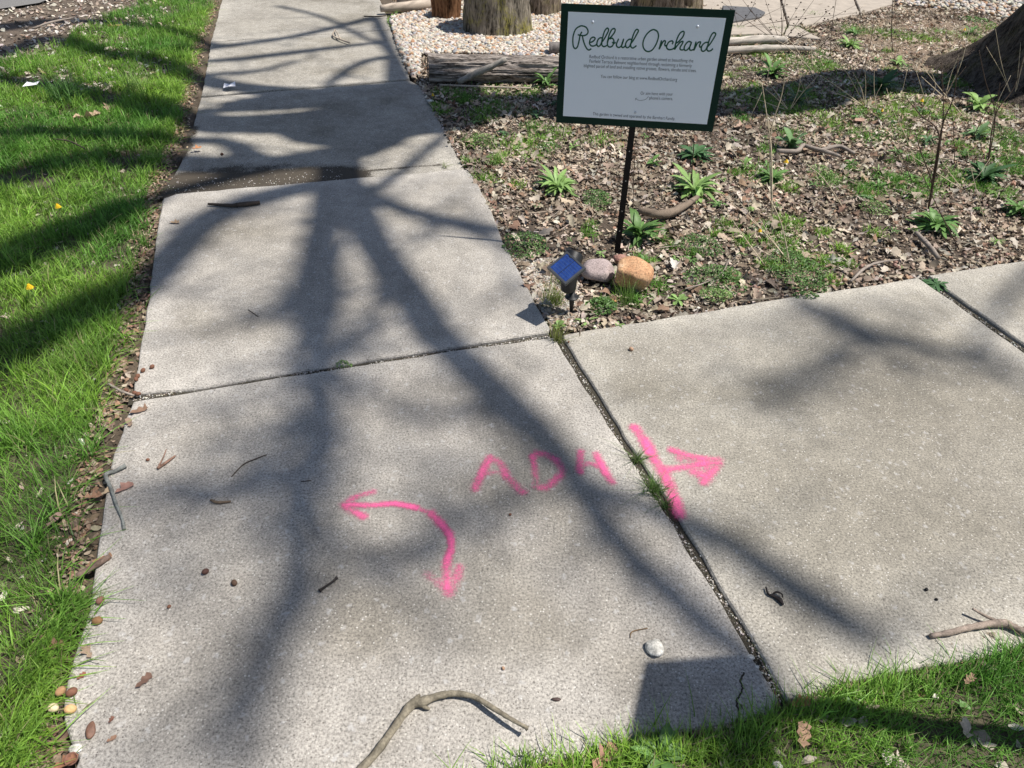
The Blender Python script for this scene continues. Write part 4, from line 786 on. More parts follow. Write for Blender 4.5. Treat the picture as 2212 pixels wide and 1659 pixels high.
def limb(pts, mat='bark_dark', tw=1.8, up=0):
    pts = [(x, y, z + up * min(1, i / 3), r_ * (1 + .06 * up * min(1, i / 3))) for i, (x, y, z, r_) in enumerate(pts)]
    P = catmull([list(over(x, y, z)) + [r * FAT] for x, y, z, r in pts], 6); pr = [tube(P, 9, None, .12)]; P = np.array(P)
    if tw and len(P) > 4:
        d = np.r_[0, np.cumsum(np.linalg.norm(np.diff(P[:, :3], axis=0), axis=1))]; k = int(d[-1] * tw)
        for _ in range(k):
            i = random.randrange(1, len(P) - 1); T = P[i + 1, :3] - P[i - 1, :3]; T /= np.linalg.norm(T); q0 = P[i, :3].copy(); a = random.choice((-1, 1)) * random.uniform(.5, 1.2)
            T = np.array([T[0] * math.cos(a) - T[1] * math.sin(a), T[0] * math.sin(a) + T[1] * math.cos(a), random.uniform(.1, .7)]); L = random.uniform(.35, 1.3); r0 = min(P[i, 3] * .5, random.uniform(.010, .020)); tp_ = []
            for j in range(6):
                tp_.append(list(q0) + [r0 * (1 - .13 * j)]); T = T + np.array([random.uniform(-.3, .3), random.uniform(-.3, .3), random.uniform(-.1, .2)]); q0 = q0 + T / np.linalg.norm(T) * L / 5
            pr.append(tube(tp_, 5))
            for _s in range(2):
                j = random.randrange(1, 5); q1 = np.array(tp_[j][:3]); T2 = np.array([random.uniform(-1, 1), random.uniform(-1, 1), random.uniform(-.2, .8)]); T2 /= np.linalg.norm(T2); l2 = L * random.uniform(.3, .6)
                pr.append(tube([list(q1) + [r0 * .6], list(q1 + T2 * l2 * .5) + [r0 * .5], list(q1 + T2 * l2 + np.array([0, 0, .05])) + [r0 * .3]], 4))
    V, F = join(pr); mesh('branch', V, F, M[mat], tb, True)
limb([(800, 240, 8.3, .20), (680, 255, 8.8, .17), (520, 262, 9.2, .14), (420, 255, 9.5, .13), (250, 215, 9.8, .12), (120, 185, 10.2, .10), (-60, 160, 10.6, .08)])
limb([(1000, 200, 7.6, .17), (850, 195, 8.2, .19), (700, 205, 8.6, .18), (600, 215, 9, .15), (500, 225, 9.3, .1)])
limb([(1000, 250, 7.6, .17), (850, 265, 8.2, .19), (720, 285, 8.6, .17), (620, 262, 9, .12)])
limb([(850, 215, 8.2, .13), (700, 200, 8.9, .11), (560, 190, 9.3, .09), (440, 170, 9.6, .09), (330, 130, 10, .09), (200, 110, 10.4, .08)])
limb([(880, 245, 8.2, .14), (830, 290, 8.8, .12), (740, 325, 9.3, .11), (620, 345, 9.6, .10), (480, 350, 9.9, .11), (330, 345, 10.2, .11), (150, 350, 10.6, .10), (-50, 400, 11, .09)])
limb([(905, 215, 8.1, .12), (880, 255, 8.4, .11), (800, 262, 8.9, .09), (700, 258, 9.2, .07)])
# limb over the middle of the walk: fork of the two dark bands
limb([(740, 325, 9.3, .09), (735, 385, 9.5, .10), (745, 420, 9.6, .09), (772, 455, 9.8, .075), (795, 505, 10, .07), (838, 575, 10.1, .07), (890, 645, 10.3, .07), (927, 705, 10.4, .07), (975, 755, 10.5, .062), (1040, 820, 10.6, .062), (1110, 885, 10.7, .062), (1175, 950, 10.8, .055), (1243, 1036, 10.9, .048), (1290, 1111, 11, .044),
      (1350, 1186, 11.1, .042), (1412, 1250, 11.1, .042), (1490, 1320, 11.2, .042), (1590, 1400, 11.3, .04), (1640, 1460, 11.4, .045), (1640, 1560, 11.5, .05), (1560, 1660, 11.6, .05)])
limb([(720, 390, 9.5, .08), (700, 484, 9.8, .062), (688, 560, 9.9, .07), (684, 640, 10, .08), (683, 720, 10.1, .06), (686, 800, 10.3, .048), (690, 885, 10.5, .05), (694, 955, 10.7, .055), (668, 1010, 10.8, .05), (645, 1060, 10.9, .045), (636, 1120, 11, .045), (640, 1200, 11.1, .04), (636, 1290, 11.2, .045), (600, 1350, 11.3, .042), (570, 1440, 11.4, .038), (535, 1540, 11.5, .034), (500, 1680, 11.6, .03)], up=4)
limb([(735, 390, 9.5, .07), (655, 405, 9.7, .065), (579, 424, 9.9, .065), (509, 445, 10, .07), (439, 482, 10.2, .07), (376, 545, 10.3, .075), (320, 600, 10.5, .08), (230, 650, 10.7, .09), (120, 700, 10.9, .09), (0, 770, 11, .09), (-120, 850, 11.2, .07)], up=2)
limb([(767, 401, 9.6, .05), (836, 440, 9.9, .045), (906, 462, 10.1, .04), (962, 480, 10.3, .035), (1040, 508, 10.5, .03), (1110, 540, 10.8, .025)], up=3)
limb([(965, 285, 9.4, .028), (925, 318, 9.6, .03), (889, 350, 9.7, .03), (825, 400, 9.9, .032), (770, 440, 10, .03), (700, 470, 10.2, .022), (640, 480, 10.4, .02)])
limb([(350, 425, 10, .05), (300, 440, 10.1, .07), (200, 480, 10.3, .10), (100, 520, 10.5, .11), (-40, 580, 10.8, .11)])
0 and limb([(509, 445, 10, .035), (560, 475, 10.4, .03), (590, 520, 10.7, .028), (600, 600, 11, .028), (590, 700, 11.4, .03), (540, 740, 11.8, .03), (450, 745, 12, .028)])
limb([(668, 1010, 10.8, 0.0300), (610, 1022, 11, 0.0240), (540, 1040, 11.3, 0.0225), (460, 1050, 11.6, 0.0225), (380, 1065, 12, 0.0225), (300, 1085, 12.3, 0.0188)], up=4)
limb([(683, 763, 10.2, 0.0165), (730, 800, 10.8, 0.0154), (800, 860, 11.3, 0.0165), (880, 890, 11.6, 0.0193), (1000, 900, 11.8, 0.0220), (1060, 870, 12, 0.0220)], up=4)
limb([(843, 575, 10.2, .03), (800, 680, 10.8, .02), (760, 740, 11.4, .025), (700, 790, 12, .025)])
0 and limb([(926, 700, 10.4, .03), (860, 728, 10.9, .035), (790, 740, 11.3, .03), (720, 735, 11.7, .02)])
limb([(1243, 1036, 10.9, 0.0255), (1330, 1065, 11.2, 0.0272), (1400, 1095, 11.4, 0.0298), (1483, 1126, 11.6, 0.0382), (1600, 1190, 11.8, 0.0408), (1686, 1250, 11.9, 0.0467), (1783, 1316, 12, 0.0510), (1857, 1365, 12.1, 0.0382), (1910, 1410, 12.2, 0.0170)])
limb([(1243, 1036, 10.9, 0.0138), (1150, 1080, 11.6, 0.0165), (1010, 1130, 12.2, 0.0193), (900, 1190, 12.6, 0.0275), (820, 1220, 13, 0.0248), (760, 1230, 13.2, 0.0110)], up=3)
limb([(1650, 600, 11.5, 0.0245), (1740, 655, 11.6, 0.0245), (1810, 683, 11.7, 0.0315), (1885, 725, 11.8, 0.0350), (1960, 745, 12, 0.0245), (2084, 775, 12.3, 0.0245), (2212, 830, 12.5, 0.0210)], up=4)
limb([(1885, 725, 11.8, 0.0245), (1780, 800, 12.4, 0.0196), (1700, 830, 12.8, 0.0196), (1600, 860, 13.2, 0.0140)], up=4)
limb([(2084, 775, 12.3, 0.0180), (2180, 640, 12.5, 0.0240), (2260, 560, 12.6, 0.0240)])
for pts in ([(810, 35, 11, .05), (700, 62, 11.3, .045), (600, 82, 11.5, .045), (480, 98, 11.8, .05), (380, 110, 12, .05)], [(830, 88, 10.8, .03), (740, 98, 11, .04), (640, 110, 11.3, .05), (520, 124, 11.6, .05), (440, 130, 11.8, .04)],
            [(850, 118, 10.5, .04), (790, 130, 10.7, .04), (740, 155, 10.8, .035), (700, 190, 10.9, .03)], [(830, 95, 10.8, .035), (780, 75, 11.1, .03), (700, 35, 11.5, .03), (600, 10, 12, .03)], [(640, 128, 11.2, .02), (560, 150, 11.4, .03), (470, 158, 11.6, .04), (400, 165, 11.8, .04)],
            [(700, 200, 9, .05), (590, 225, 9.3, .055), (480, 232, 9.6, .05), (420, 238, 9.8, .05)], [(640, 345, 9.7, .05), (520, 372, 10, .05), (430, 395, 10.2, .05), (350, 415, 10.4, .05)],
            [(1190, 505, 10.5, .03), (1050, 490, 10.7, .03), (960, 470, 10.9, .03)]): limb(pts)
limb([(560, 345, 9.7, .09), (480, 300, 10, .05), (330, 300, 10.4, .07), (160, 290, 10.8, .08), (-40, 290, 11, .08)])
limb([(690, 885, 10.4, 0.0245), (610, 920, 11, 0.0196), (520, 950, 12, 0.0182), (430, 960, 13, 0.0140)], up=2)
limb([(684, 640, 10, .03), (620, 650, 11, .028), (560, 690, 12, .022), (500, 700, 13, .015)], up=2)
limb([(480, 98, 11.8, .05), (330, 60, 12, .06), (160, 40, 12.3, .08), (40, 50, 12.6, .12), (-120, 70, 12.9, .12)])
limb([(200, 110, 10.4, .08), (110, 80, 10.8, .09), (40, 100, 11.2, .1), (-80, 130, 11.4, .1)])
# a second trunk shadow limb joins the tree to its outlying boughs
for a, b in (((880, 245, 8.2, .12), (850, 118, 10.5, .05)), ((850, 118, 10.5, .04), (830, 95, 10.8, .04)), ((850, 118, 10.5, .045), (810, 35, 11, .045))): limb([a, b])

# street sign post beyond the frame whose panel throws the square shadow at the lower right
cs = [G(*p) for p in ((1392, 1432), (1368, 1560), (1600, 1560), (1640, 1422))]
zt = 2.25
pp = [over(1392, 1430, zt), over(1660, 1418, zt + .0), over(1640, 1600, zt - .35), over(1352, 1605, zt - .35)]
ctr = np.mean(pp, 0); sgn = empty('street_sign', (ctr[0] + .05, ctr[1], -.02)); tag(sgn, 'post mounted metal sign plate beyond the lower right edge, seen as its square shadow', 'street sign')
nrm = np.cross(np.array(pp[1]) - pp[0], np.array(pp[3]) - pp[0]); nrm /= np.linalg.norm(nrm)
V = [p for p in pp] + [p + nrm * .004 for p in pp]; F = [(0, 1, 2, 3), (7, 6, 5, 4), (0, 4, 5, 1), (1, 5, 6, 2), (2, 6, 7, 3), (3, 7, 4, 0)]; mesh('plate', V, F, simple('sign metal', (.5, .5, .5), .4, .6), sgn)
V, F = tube([[ctr[0] + .05, ctr[1], -.05, .028], [ctr[0] + .05, ctr[1], zt - .15, .028]], 10); mesh('post', V, F, simple('galvanised steel', (.4, .4, .4), .4, .7), sgn)

# ---------------- plants ----------------
def green_leaf(p0, ang, L, Wd, rise, droop, col, seg=6, fold=.25, tipw=.2, wide=1.45, wavy=0):
    """one blade: narrow base, broad past the middle, folded on its midrib"""
    d = np.array([math.cos(ang), math.sin(ang), 0]); sdir = np.array([-d[1], d[0], 0]); V = []; F = []
    for i in range(seg + 1):
        s = i / seg; out = L * (math.sin(min(1.35, s * 1.2)) * math.cos(rise) + .0) if False else L * s * math.cos(rise * (1 - .3 * s)); up = L * (s * math.sin(rise) - droop * s * s)
        w_ = Wd * (.18 + .82 * math.sin(math.pi * min(1, s ** wide)) ** .8) * (1 if s < .98 else tipw) if s > 0 else Wd * .18
        c0 = np.array(p0) + d * out + np.array([0, 0, up]) + sdir * wavy * math.sin(s * 5) * L * .05
        e = w_ * .5 * (1 + wavy * .4 * math.sin(i * 2.4)); V += [c0 + sdir * e + np.array([0, 0, fold * e]), c0, c0 - sdir * e + np.array([0, 0, fold * e])]
    for i in range(seg): a = 3 * i; F += [(a, a + 1, a + 4, a + 3), (a + 1, a + 2, a + 5, a + 4)]
    C = np.tile(col, (len(V), 1)) * np.array([1., 1.25, 1.] * (seg + 1))[:, None]; V = np.array(V); V[:, 2] = np.maximum(V[:, 2], p0[2] - .004 + .002); return V, F, C
GR = {'mid': (.12, .23, .065), 'light': (.22, .35, .11), 'dark': (.07, .15, .06), 'grey': (.15, .25, .11)}
def rosette(px, wpx, label, tone='mid', n=16, upright=.6, asp=.24, cat='plant', name='leafy_plant', stem=None, seed=0, z0=-.01, group=None, flowers=0, wavy=.6):
    r_ = np.random.default_rng(int(px[0] * 7 + px[1])); c0 = G(*px); D = proj_np(np.array([[c0.x, c0.y, 0]]))[1][0]; Rr = wpx / FPX * D * .5
    n = int(n * 2.1) if wpx > 60 else int(n * 1.5); VV = []; FF = []; CC = []; off = 0; cen = np.array([c0.x, c0.y, z0])
    for i in range(n):
        a = i * 2.4 + r_.uniform(-.6, .6); f = i / n; L = Rr * r_.uniform(.55, 1.12) * (1 - .35 * f) / max(.45, math.cos(upright * (.3 + f))); rise = min(1.35, upright * (.25 + 1.1 * f) + r_.uniform(-.12, .12))
        V, F, C = green_leaf(cen + np.array([r_.uniform(-.008, .008), r_.uniform(-.008, .008), .006]), a, L, L * asp * r_.uniform(.65, 1.1), rise, r_.uniform(.2, .75), np.array(GR[tone]) * r_.uniform(.75, 1.25) * (1 + .25 * f), wavy=wavy)
        VV.append(V); FF += [tuple(k + off for k in q_) for q_ in F]; CC.append(C); off += len(V)
    t = empty(name, cen) if (flowers or stem) else None
    o = mesh('foliage' if t else name, np.concatenate(VV), FF, M['leaf'], t, True, np.concatenate(CC), None if t else cen)
    tag(t or o, label, cat, group)
    if stem:
        for pts, mt in stem: V, F = tube(catmull(pts, 4), 5); mesh('stem', V, F, M[mt], t, True)
    return t or o
def dandelion(px, label, h=.06, size=.034):
    c0 = G(*px, h); t = empty('dandelion', (c0.x, c0.y, -.01)); tag(t, label, 'flower')
    VV = []; FF = []; off = 0; cc = np.array(c0)
    for ring in range(4):
        for k in range(15):
            a = k * 2 * math.pi / 15 + ring * .2; L = size * .5 * (1 - .2 * ring); d = np.array([math.cos(a), math.sin(a), 0]); s_ = np.array([-d[1], d[0], 0]); zz = .003 * ring
            V = [cc + d * .001 + [0, 0, zz], cc + d * L * .6 + s_ * .0022 + [0, 0, zz + .003 + .002 * ring], cc + d * L + [0, 0, zz + .0015 * ring], cc + d * L * .6 - s_ * .0022 + [0, 0, zz + .003 + .002 * ring]]; VV += V; FF.append((off, off + 1, off + 2, off + 3)); off += 4
    mesh('petals', VV, FF, M['yellow'], t); V, F = tube([[cc[0], cc[1], -.01, .0018], [cc[0], cc[1], cc[2], .0022]], 6); mesh('stem', V, F, M['leaf'], t, True, GR['light'])
def clump(px, wpx, hpx, label, tone='mid', n=500, name='chickweed', cat='weed', size=.009, height=.03, group=None):
    """low mat of tiny round leaves"""
    r_ = np.random.default_rng(int(px[0] * 3 + px[1])); c0 = G(*px); D = proj_np(np.array([[c0.x, c0.y, 0]]))[1][0]; rx = wpx / FPX * D * .5; q1, q2 = G(px[0], px[1] - hpx / 2), G(px[0], px[1] + hpx / 2); ry = (q1.y - q2.y) / 2
    a = r_.uniform(0, 2 * math.pi, n); r = np.sqrt(r_.random(n)); r *= .75 + .5 * vnoise(np.cos(a) * 1.5 + px[0], np.sin(a) * 1.5 + 5); x = c0.x + rx * r * np.cos(a); y = c0.y + ry * r * np.sin(a)
    z = -.012 + height * np.clip(1 - r ** 2, .0, 1) * r_.uniform(.3, 1, n) + .008 + .01 * vnoise(x * 40, y * 40); T = []
    for _ in range(4):
        V = np.array([(-.5, 0, 0), (-.2, .28, .08), (.25, .30, .1), (.5, 0, .05), (.25, -.30, .1), (-.2, -.28, .08), (0, 0, 0)]); T.append((V, np.array([(0, 6, 1), (1, 6, 2), (2, 6, 3), (3, 6, 4), (4, 6, 5), (5, 6, 0)])))
    cols = np.array(GR[tone])[None] * r_.uniform(.6, 1.5, (n, 1)) * np.where(r_.random((n, 1)) < .15, 1.5, 1); V, F, C = place(T, np.c_[x, y, z], size * r_.uniform(.6, 1.4, n), cols, .5, 0.)
    o = bulk(name, V - np.array([c0.x, c0.y, 0]), F, C, M['leaf'], True); o.location = (c0.x, c0.y, 0); tag(o, label, cat, group); return o
def tuft(px, hpx, label, n=60, spread=.012, lean=.6, name='grass_tuft', w=.0022, tone=None, cat='grass tuft', z0=-.012):
    c0 = G(*px); D = proj_np(np.array([[c0.x, c0.y, 0]]))[1][0]; P = np.array([[c0.x, c0.y]]) + rng.normal(0, spread, (n, 2)); L = hpx / FPX * D
    cf = gcol if tone is None else (lambda P_, n_: np.array(tone)[None] * rng.uniform(.6, 1.4, (n_, 1)) * np.ones((n_, 3)))
    V, F, C = blades(P, None, L, w, cf, lean, z0=np.full(n, z0)); o = bulk(name, V - np.array([c0.x, c0.y, 0]), F, C, M['grass']); o.location = (c0.x, c0.y, 0); tag(o, label, cat); return o

rosette((1207, 405), 108, 'bright leafy rosette in the bed beside the raised joint', 'light', 26, .85, .2)
rosette((1500, 412), 118, 'bright leafy rosette right of the sign post below the sign corner', 'light', 30, .8, .2)
rosette((1500, 338), 92, 'dark leafy rosette just under the right half of the sign', 'dark', 26, .8, .22)
rosette((2020, 487), 118, 'large green rosette at the base of the tall dark dead stem', 'mid', 34, .75, .22)
rosette((2123, 385), 112, 'dark green rosette in the bed up and right of the large one', 'dark', 30, .8, .2)
rosette((2203, 455), 85, 'leafy rosette cut by the right edge of the photo', 'mid', 24, .8, .24)
rosette((1380, 512), 96, 'upright clump of long leaves right behind the sign post foot', 'mid', 26, 1.25, .2)
rosette((1708, 318), 62, 'few stalked rounded leaves above the kinked branch', 'grey', 8, 1.2, .42, wavy=0)
rosette((1668, 386), 80, 'bushy green plant with a yellow flower below the kinked branch', 'mid', 26, .75, .26)
rosette((1466, 648), 58, 'light green seedling right of the orange rock near the slab', 'light', 12, .6, .4)
rosette((1268, 692), 74, 'long pale leaves lying in front of the solar light stake', 'light', 7, .35, .22)
rosette((1206, 702), 36, 'round pale leaves at the tip of the bed corner', 'light', 6, .7, .7, wavy=0)
rosette((1873, 424), 48, 'small plant of paired oval leaves in the middle of the bed', 'grey', 8, .4, .4, wavy=0)
rosette((1966, 380), 50, 'small sprawling plant left of the tall dark stem', 'mid', 12, .6, .25)
rosette((1937, 326), 44, 'small green plant right of the crooked branch', 'mid', 10, .6, .3)
rosette((2112, 292), 76, 'green rosette below the dandelion and the tree roots', 'grey', 22, .8, .22)
rosette((2112, 232), 66, 'upright leaves in sun at the foot of the big tree', 'light', 12, 1.1, .34)
rosette((1940, 136), 56, 'pale rosette at the upper edge of the tree shadow', 'light', 14, .8, .3)
rosette((1836, 98), 66, 'bright rosette in the sun beyond the tree shadow', 'light', 20, .7, .22)
rosette((1668, 160), 70, 'leafy plant right of the sign in the upper bed', 'mid', 18, 1.0, .26)
rosette((1900, 195), 70, 'tall shaded leafy plant in the tree shadow', 'dark', 22, 1.15, .24)
rosette((1720, 220), 60, 'shaded upright plant left in the tree shadow', 'dark', 16, 1.1, .24)
rosette((1990, 240), 50, 'low shaded plant under the dandelion', 'dark', 14, .7, .25)
rosette((1845, 70), 50, 'small rosette at the edge of the flagstones', 'mid', 14, .6, .25)
rosette((2098, 70), 50, 'grassy green plant with a yellow flower on the bare soil', 'mid', 18, .9, .16)
rosette((1605, 95), 40, 'small weeds at the right side of the bleached logs', 'mid', 12, .9, .3)
rosette((1180, 185), 60, 'upright shaded leaves between the log and the sign', 'mid', 16, 1.2, .2)
rosette((1120, 172), 50, 'low green leaves under the thick log', 'mid', 14, .8, .2)
rosette((1225, 250), 48, 'shaded leaves at the left edge of the sign', 'dark', 12, .9, .2)
rosette((1550, 440), 44, 'pale green weed left of the small twig in the middle bed', 'mid', 10, .6, .3)
rosette((1600, 600), 40, 'green seedling at the left side of the large chickweed mat', 'light', 9, .7, .25)
rosette((1610, 360), 36, 'thin upright weed right of the bright rosette', 'light', 8, 1.25, .25)
rosette((1335, 700), 30, 'tiny green sprout at the slab edge right of the acorns', 'light', 8, .5, .35)
rosette((1490, 560), 40, 'small sprout left of the middle chickweed', 'mid', 10, .7, .22)
rosette((2150, 520), 40, 'small weed near the edge of the far right slab', 'light', 10, .7, .25)
rosette((2140, 135), 44, 'shaded weed beside the tree trunk', 'mid', 10, .9, .25)
rosette((1422, 1634), 150, 'broad leaved plantain at the grass edge under the square shadow', 'mid', 17, .75, .34, wavy=.2)
rosette((2080, 1518), 40, 'round leaved weed in the lower right grass', 'mid', 4, .8, .5, wavy=0)
rosette((1840, 1520), 42, 'broad leaved weed at the slab edge in the lower right grass', 'mid', 9, .7, .45, wavy=0)
rosette((2024, 612), 74, 'leafy weed growing out of the right joint', 'dark', 22, .3, .25)
clump((1135, 530), 100, 62, 'mat of chickweed overhanging the middle slab', 'mid', 900)
clump((1292, 432), 70, 46, 'round mat of chickweed right of the bright rosette', 'mid', 650)
clump((1720, 585), 125, 95, 'largest mat of chickweed in the bed near the right slab', 'mid', 1700)
clump((1512, 530), 92, 48, 'mat of chickweed above the middle of the bed edge', 'mid', 700)
clump((1545, 600), 130, 60, 'sprawling mat of chickweed left of the largest mat', 'mid', 900)
clump((1548, 640), 80, 26, 'narrow strip of chickweed touching the right slab', 'light', 420)
clump((1890, 450), 62, 30, 'small mat of chickweed below the oval leaved plant', 'light', 380)
clump((1780, 380), 55, 52, 'loose chickweed right of the yellow flowered plant', 'light', 330)
clump((1300, 660), 74, 36, 'leafy weeds directly right of the solar light stake', 'mid', 380, size=.013)
clump((2175, 290), 70, 50, 'shaded chickweed near the right edge below the tree', 'mid', 500)
clump((1045, 305), 60, 34, 'small sunny chickweed beside the far walk', 'light', 320)
clump((1068, 345), 44, 24, 'tiny bright chickweed just above the raised joint', 'light', 220)
clump((1185, 320), 60, 24, 'thin chickweed above the bright rosette', 'mid', 240)
clump((860, 30), 30, 40, 'weeds at the corner where the far walk meets the pebbles', 'light', 200, size=.02)
clump((1740, 640), 60, 14, 'sparse chickweed at the slab edge below the largest mat', 'mid', 160)
clump((2110, 45), 60, 16, 'green weeds along the edge of the far white pebbles', 'mid', 200, size=.02)
clump((742, 788), 34, 12, 'tiny sprig growing in the crossing joint', 'light', 90, size=.007, height=.02)
clump((1385, 25 + 150), 1, 1, 'hidden sprig', 'mid', 3) if False else None
tuft((1375, 993), 42, 'spiky grass tuft in the joint left of the pink line', 60, .006, .9, w=.002, z0=-.008, tone=(.13, .21, .06))
tuft((1410, 1058), 48, 'dense grass tuft in the joint below the spiky one', 130, .014, .7, w=.002, z0=-.008, tone=(.12, .22, .05))
tuft((1440, 1092), 34, 'lowest grass tuft in the joint beside the pink line', 45, .007, .9, w=.002, z0=-.008, tone=(.10, .18, .05))
tuft((1203, 735), 55, 'yellowish grass tuft where the joints meet', 70, .010, .45, w=.0022, tone=(.24, .28, .07))
tuft((1196, 650), 46, 'yellow green grass tuft left of the solar light', 160, .022, .6, w=.0022, tone=(.20, .27, .06))
tuft((1215, 605), 40, 'grass tuft under the solar panel', 90, .018, .6, w=.0022, tone=(.17, .26, .06))
tuft((1352, 650), 72, 'thin grass tuft growing up in front of the orange rock', 55, .020, .35, w=.002, tone=(.16, .28, .06))
tuft((1300, 655), 30, 'short grass by the foot of the orange rock', 60, .018, .6)
tuft((1073, 350), 30, 'short grass tuft above the raised joint', 90, .02, .6, w=.003)
tuft((961, 357), 16, 'tiny sprig of grass in the raised joint', 30, .008, .8, w=.002, tone=(.22, .28, .08))
tuft((292, 195), 55, 'pale spiky grass clump in the shaded lawn', 60, .03, .8, w=.005, tone=(.24, .38, .10))
tuft((150, 215), 70, 'long grass clump leaning right on the shaded lawn', 180, .06, .7, w=.005, tone=(.13, .28, .07))
tuft((1130, 1650), 75, 'tall grass blades beside the end of the arched stick', 26, .012, .3, w=.0035, tone=(.19, .33, .06))
for (x, y, h, l) in ((126, 448, .05, 'dandelion flower in the lawn nearer the top of the two on the left'), (65, 622, .06, 'dandelion flower in the lawn, lower of the two on the left'), (1991, 219, .05, 'dandelion flower in the edge of the tree shadow'), (2083, 65, .07, 'dandelion flower on the bare soil by the big tree'),
                     (1698, 351, .06, 'small yellow flower below the kinked branch'), (1905, 240, .04, 'yellow flower left of the dandelion in the tree shadow'), (1641, 500, .02, 'yellow flower above the largest chickweed mat'), (935, 207, .02, 'yellow flower beside the flat white stone')):
    dandelion((x, y), l, h, .034 if h > .045 else .024)

# dead stems with seed heads
def dead(base_, tips, label, mat, r=.0018, heads=0, hs=.012, name='dead_stem', curve=.03, group=None):
    """tips: (px,py) in the photograph, raised in a plane near the base; the stem leans towards them"""
    b = G(*base_, -.01); t = empty(name, b); tag(t, label, 'dead plant', group)
    for tx in tips:
        pts = tx if isinstance(tx[0], (tuple, list)) else [tx]; r = r * 1.35 if not tx is None and tips.index(tx) == 0 else r; P = [[b.x, b.y, b.z, r]]
        Y = b.y
        for i, (x, y) in enumerate(pts): Y = Y + random.uniform(-.03, .05); w_ = PY(x, y, Y); P.append([w_.x, w_.y, max(w_.z, .01), r * (1 - .6 * (i + 1) / len(pts))])
        if len(P) == 2: m_ = [(P[0][k] + P[1][k]) / 2 for k in range(4)]; m_[0] += random.uniform(-curve, curve); m_[1] += random.uniform(-curve, curve); P.insert(1, m_)
        Q = catmull(P, 5); V, F = tube(Q, 5); mesh('stem', V, F, M[mat], t, True)
        for h in range(heads):
            q_ = Q[int(len(Q) * (.35 + .6 * random.random())) if h else -1]; Vs, Fs = ico(2); dx = np.array([random.uniform(-.03, .03), random.uniform(-.02, .02), random.uniform(0, .03)]) if h else np.zeros(3)
            if h:
                V, F = tube([list(np.array(q_[:3])) + [r * .45], list(np.array(q_[:3]) + dx) + [r * .35]], 4); mesh('side_stem', V, F, M[mat], t)
            mesh('seed_head', np.array(q_[:3]) + dx + Vs * hs * random.uniform(.7, 1.15) * np.array([1, 1, .8]), Fs.tolist(), M['seed'], t, True)
dead((1688, 97), [(1560, 5), (1590, -20), (1620, 20), (1650, -10), (1680, -40), (1700, -30), (1730, 5), (1765, -10), (1800, 15), (1850, 10), (1880, 30), (1790, 45), (1740, 40)], 'fan of thin dead stems with black seed heads above the bleached logs', 'darkstem', .0022, 4, .016)
dead((1595, 60), [(1640, -20), (1700, 10), (1570, -10), (1760, 30), (1850, 28)], 'sprawling dead stems with dark seed heads next to the sign top corner', 'darkstem', .002, 4, .015)
dead((1928, 112), [((1926, 60), (1928, 0), (1927, -60))], 'single upright brown stem beyond the tree shadow', 'darkstem', .0035, 1)
dead((1793, 122), [((1797, 60), (1806, 0), (1812, -40))], 'thin upright stem left of the single brown stem', 'darkstem', .0025, 1)
dead((1668, 468), [((1668, 400), (1667, 330), (1664, 294)), ((1666, 330), (1655, 240), (1646, 179)), ((1664, 300), (1690, 200), (1700, 120))], 'tall pale straw stem rising through the middle of the bed', 'straw', .0028, 0)
dead((2005, 452), [((2014, 400), (2024, 350), (2034, 290), (2038, 224), (2033, 137)), ((2014, 400), (1990, 330), (1975, 280)), ((2030, 300), (1990, 250), (1960, 215)), ((2034, 280), (2060, 210), (2070, 130))], 'tall dark branching dead stem above the large green rosette', 'darkstem', .0035, 1, .010)
dead((1367, 488), [((1368, 420), (1370, 360), (1373, 296))], 'thin dark stem beside the sign post', 'darkstem', .0022, 0)
dead((1494, 412), [((1495, 370), (1498, 325), (1500, 285))], 'dark stem rising from the rosette under the sign', 'darkstem', .003, 0)
dead((2133, 360), [((2140, 300), (2152, 240), (2160, 180)), ((2150, 250), (2130, 180), (2115, 110)), ((2150, 250), (2190, 190), (2212, 120))], 'dark branching stem in front of the tree roots', 'darkstem', .0028, 1, .009)
dead((2041, 212), [(2071, 120), (1990, 165), (2095, 60)], 'pale stiff stems standing before the tree shadow edge', 'straw', .003, 0)
dead((1868, 232), [(1772, 162), (1790, 195), (1868, 140), (1842, 155), (1948, 212)], 'spray of pale stems in the tree shadow', 'straw', .0025, 0)
dead((1893, 240), [(1889, 140), (1905, 182)], 'two thin pale stems left of the dandelion', 'straw', .0024, 0)
dead((2190, 220), [(2130, 100), (2150, 60), (2205, 90), (2240, 40)], 'arching pale brown stems against the dark trunk', 'straw', .002, 1, .012)
dead((1705, 240), [(1640, 150), (1625, 170), (1730, 130), (1770, 160), (1600, 200)], 'spray of straw stems with small brown heads right of the sign', 'straw', .0022, 1, .012)
dead((1960, 300), [((1930, 240), (1915, 190)), ((1940, 250), (1960, 150)), ((1990, 240), (2020, 190), (2010, 150))], 'loose arching stems in the middle right of the bed', 'straw', .0018, 0)
dead((1700, 560), [(1640, 470), (1560, 420), (1600, 440)], 'low leaning stems above the largest chickweed mat', 'straw', .0018, 0)
dead((2080, 410), [(2010, 300), (1960, 330), (2140, 340)], 'fallen thin stems between the two right rosettes', 'straw', .0018, 0)
dead((1128, 395), [(1080, 330), (1060, 300)], 'thin bent stem left of the bright rosette', 'straw', .0018, 0)
dead((1235, 130), [((1225, 90), (1215, 50), (1222, 30))], 'dark thin stem at the left sign edge', 'darkstem', .002, 0)

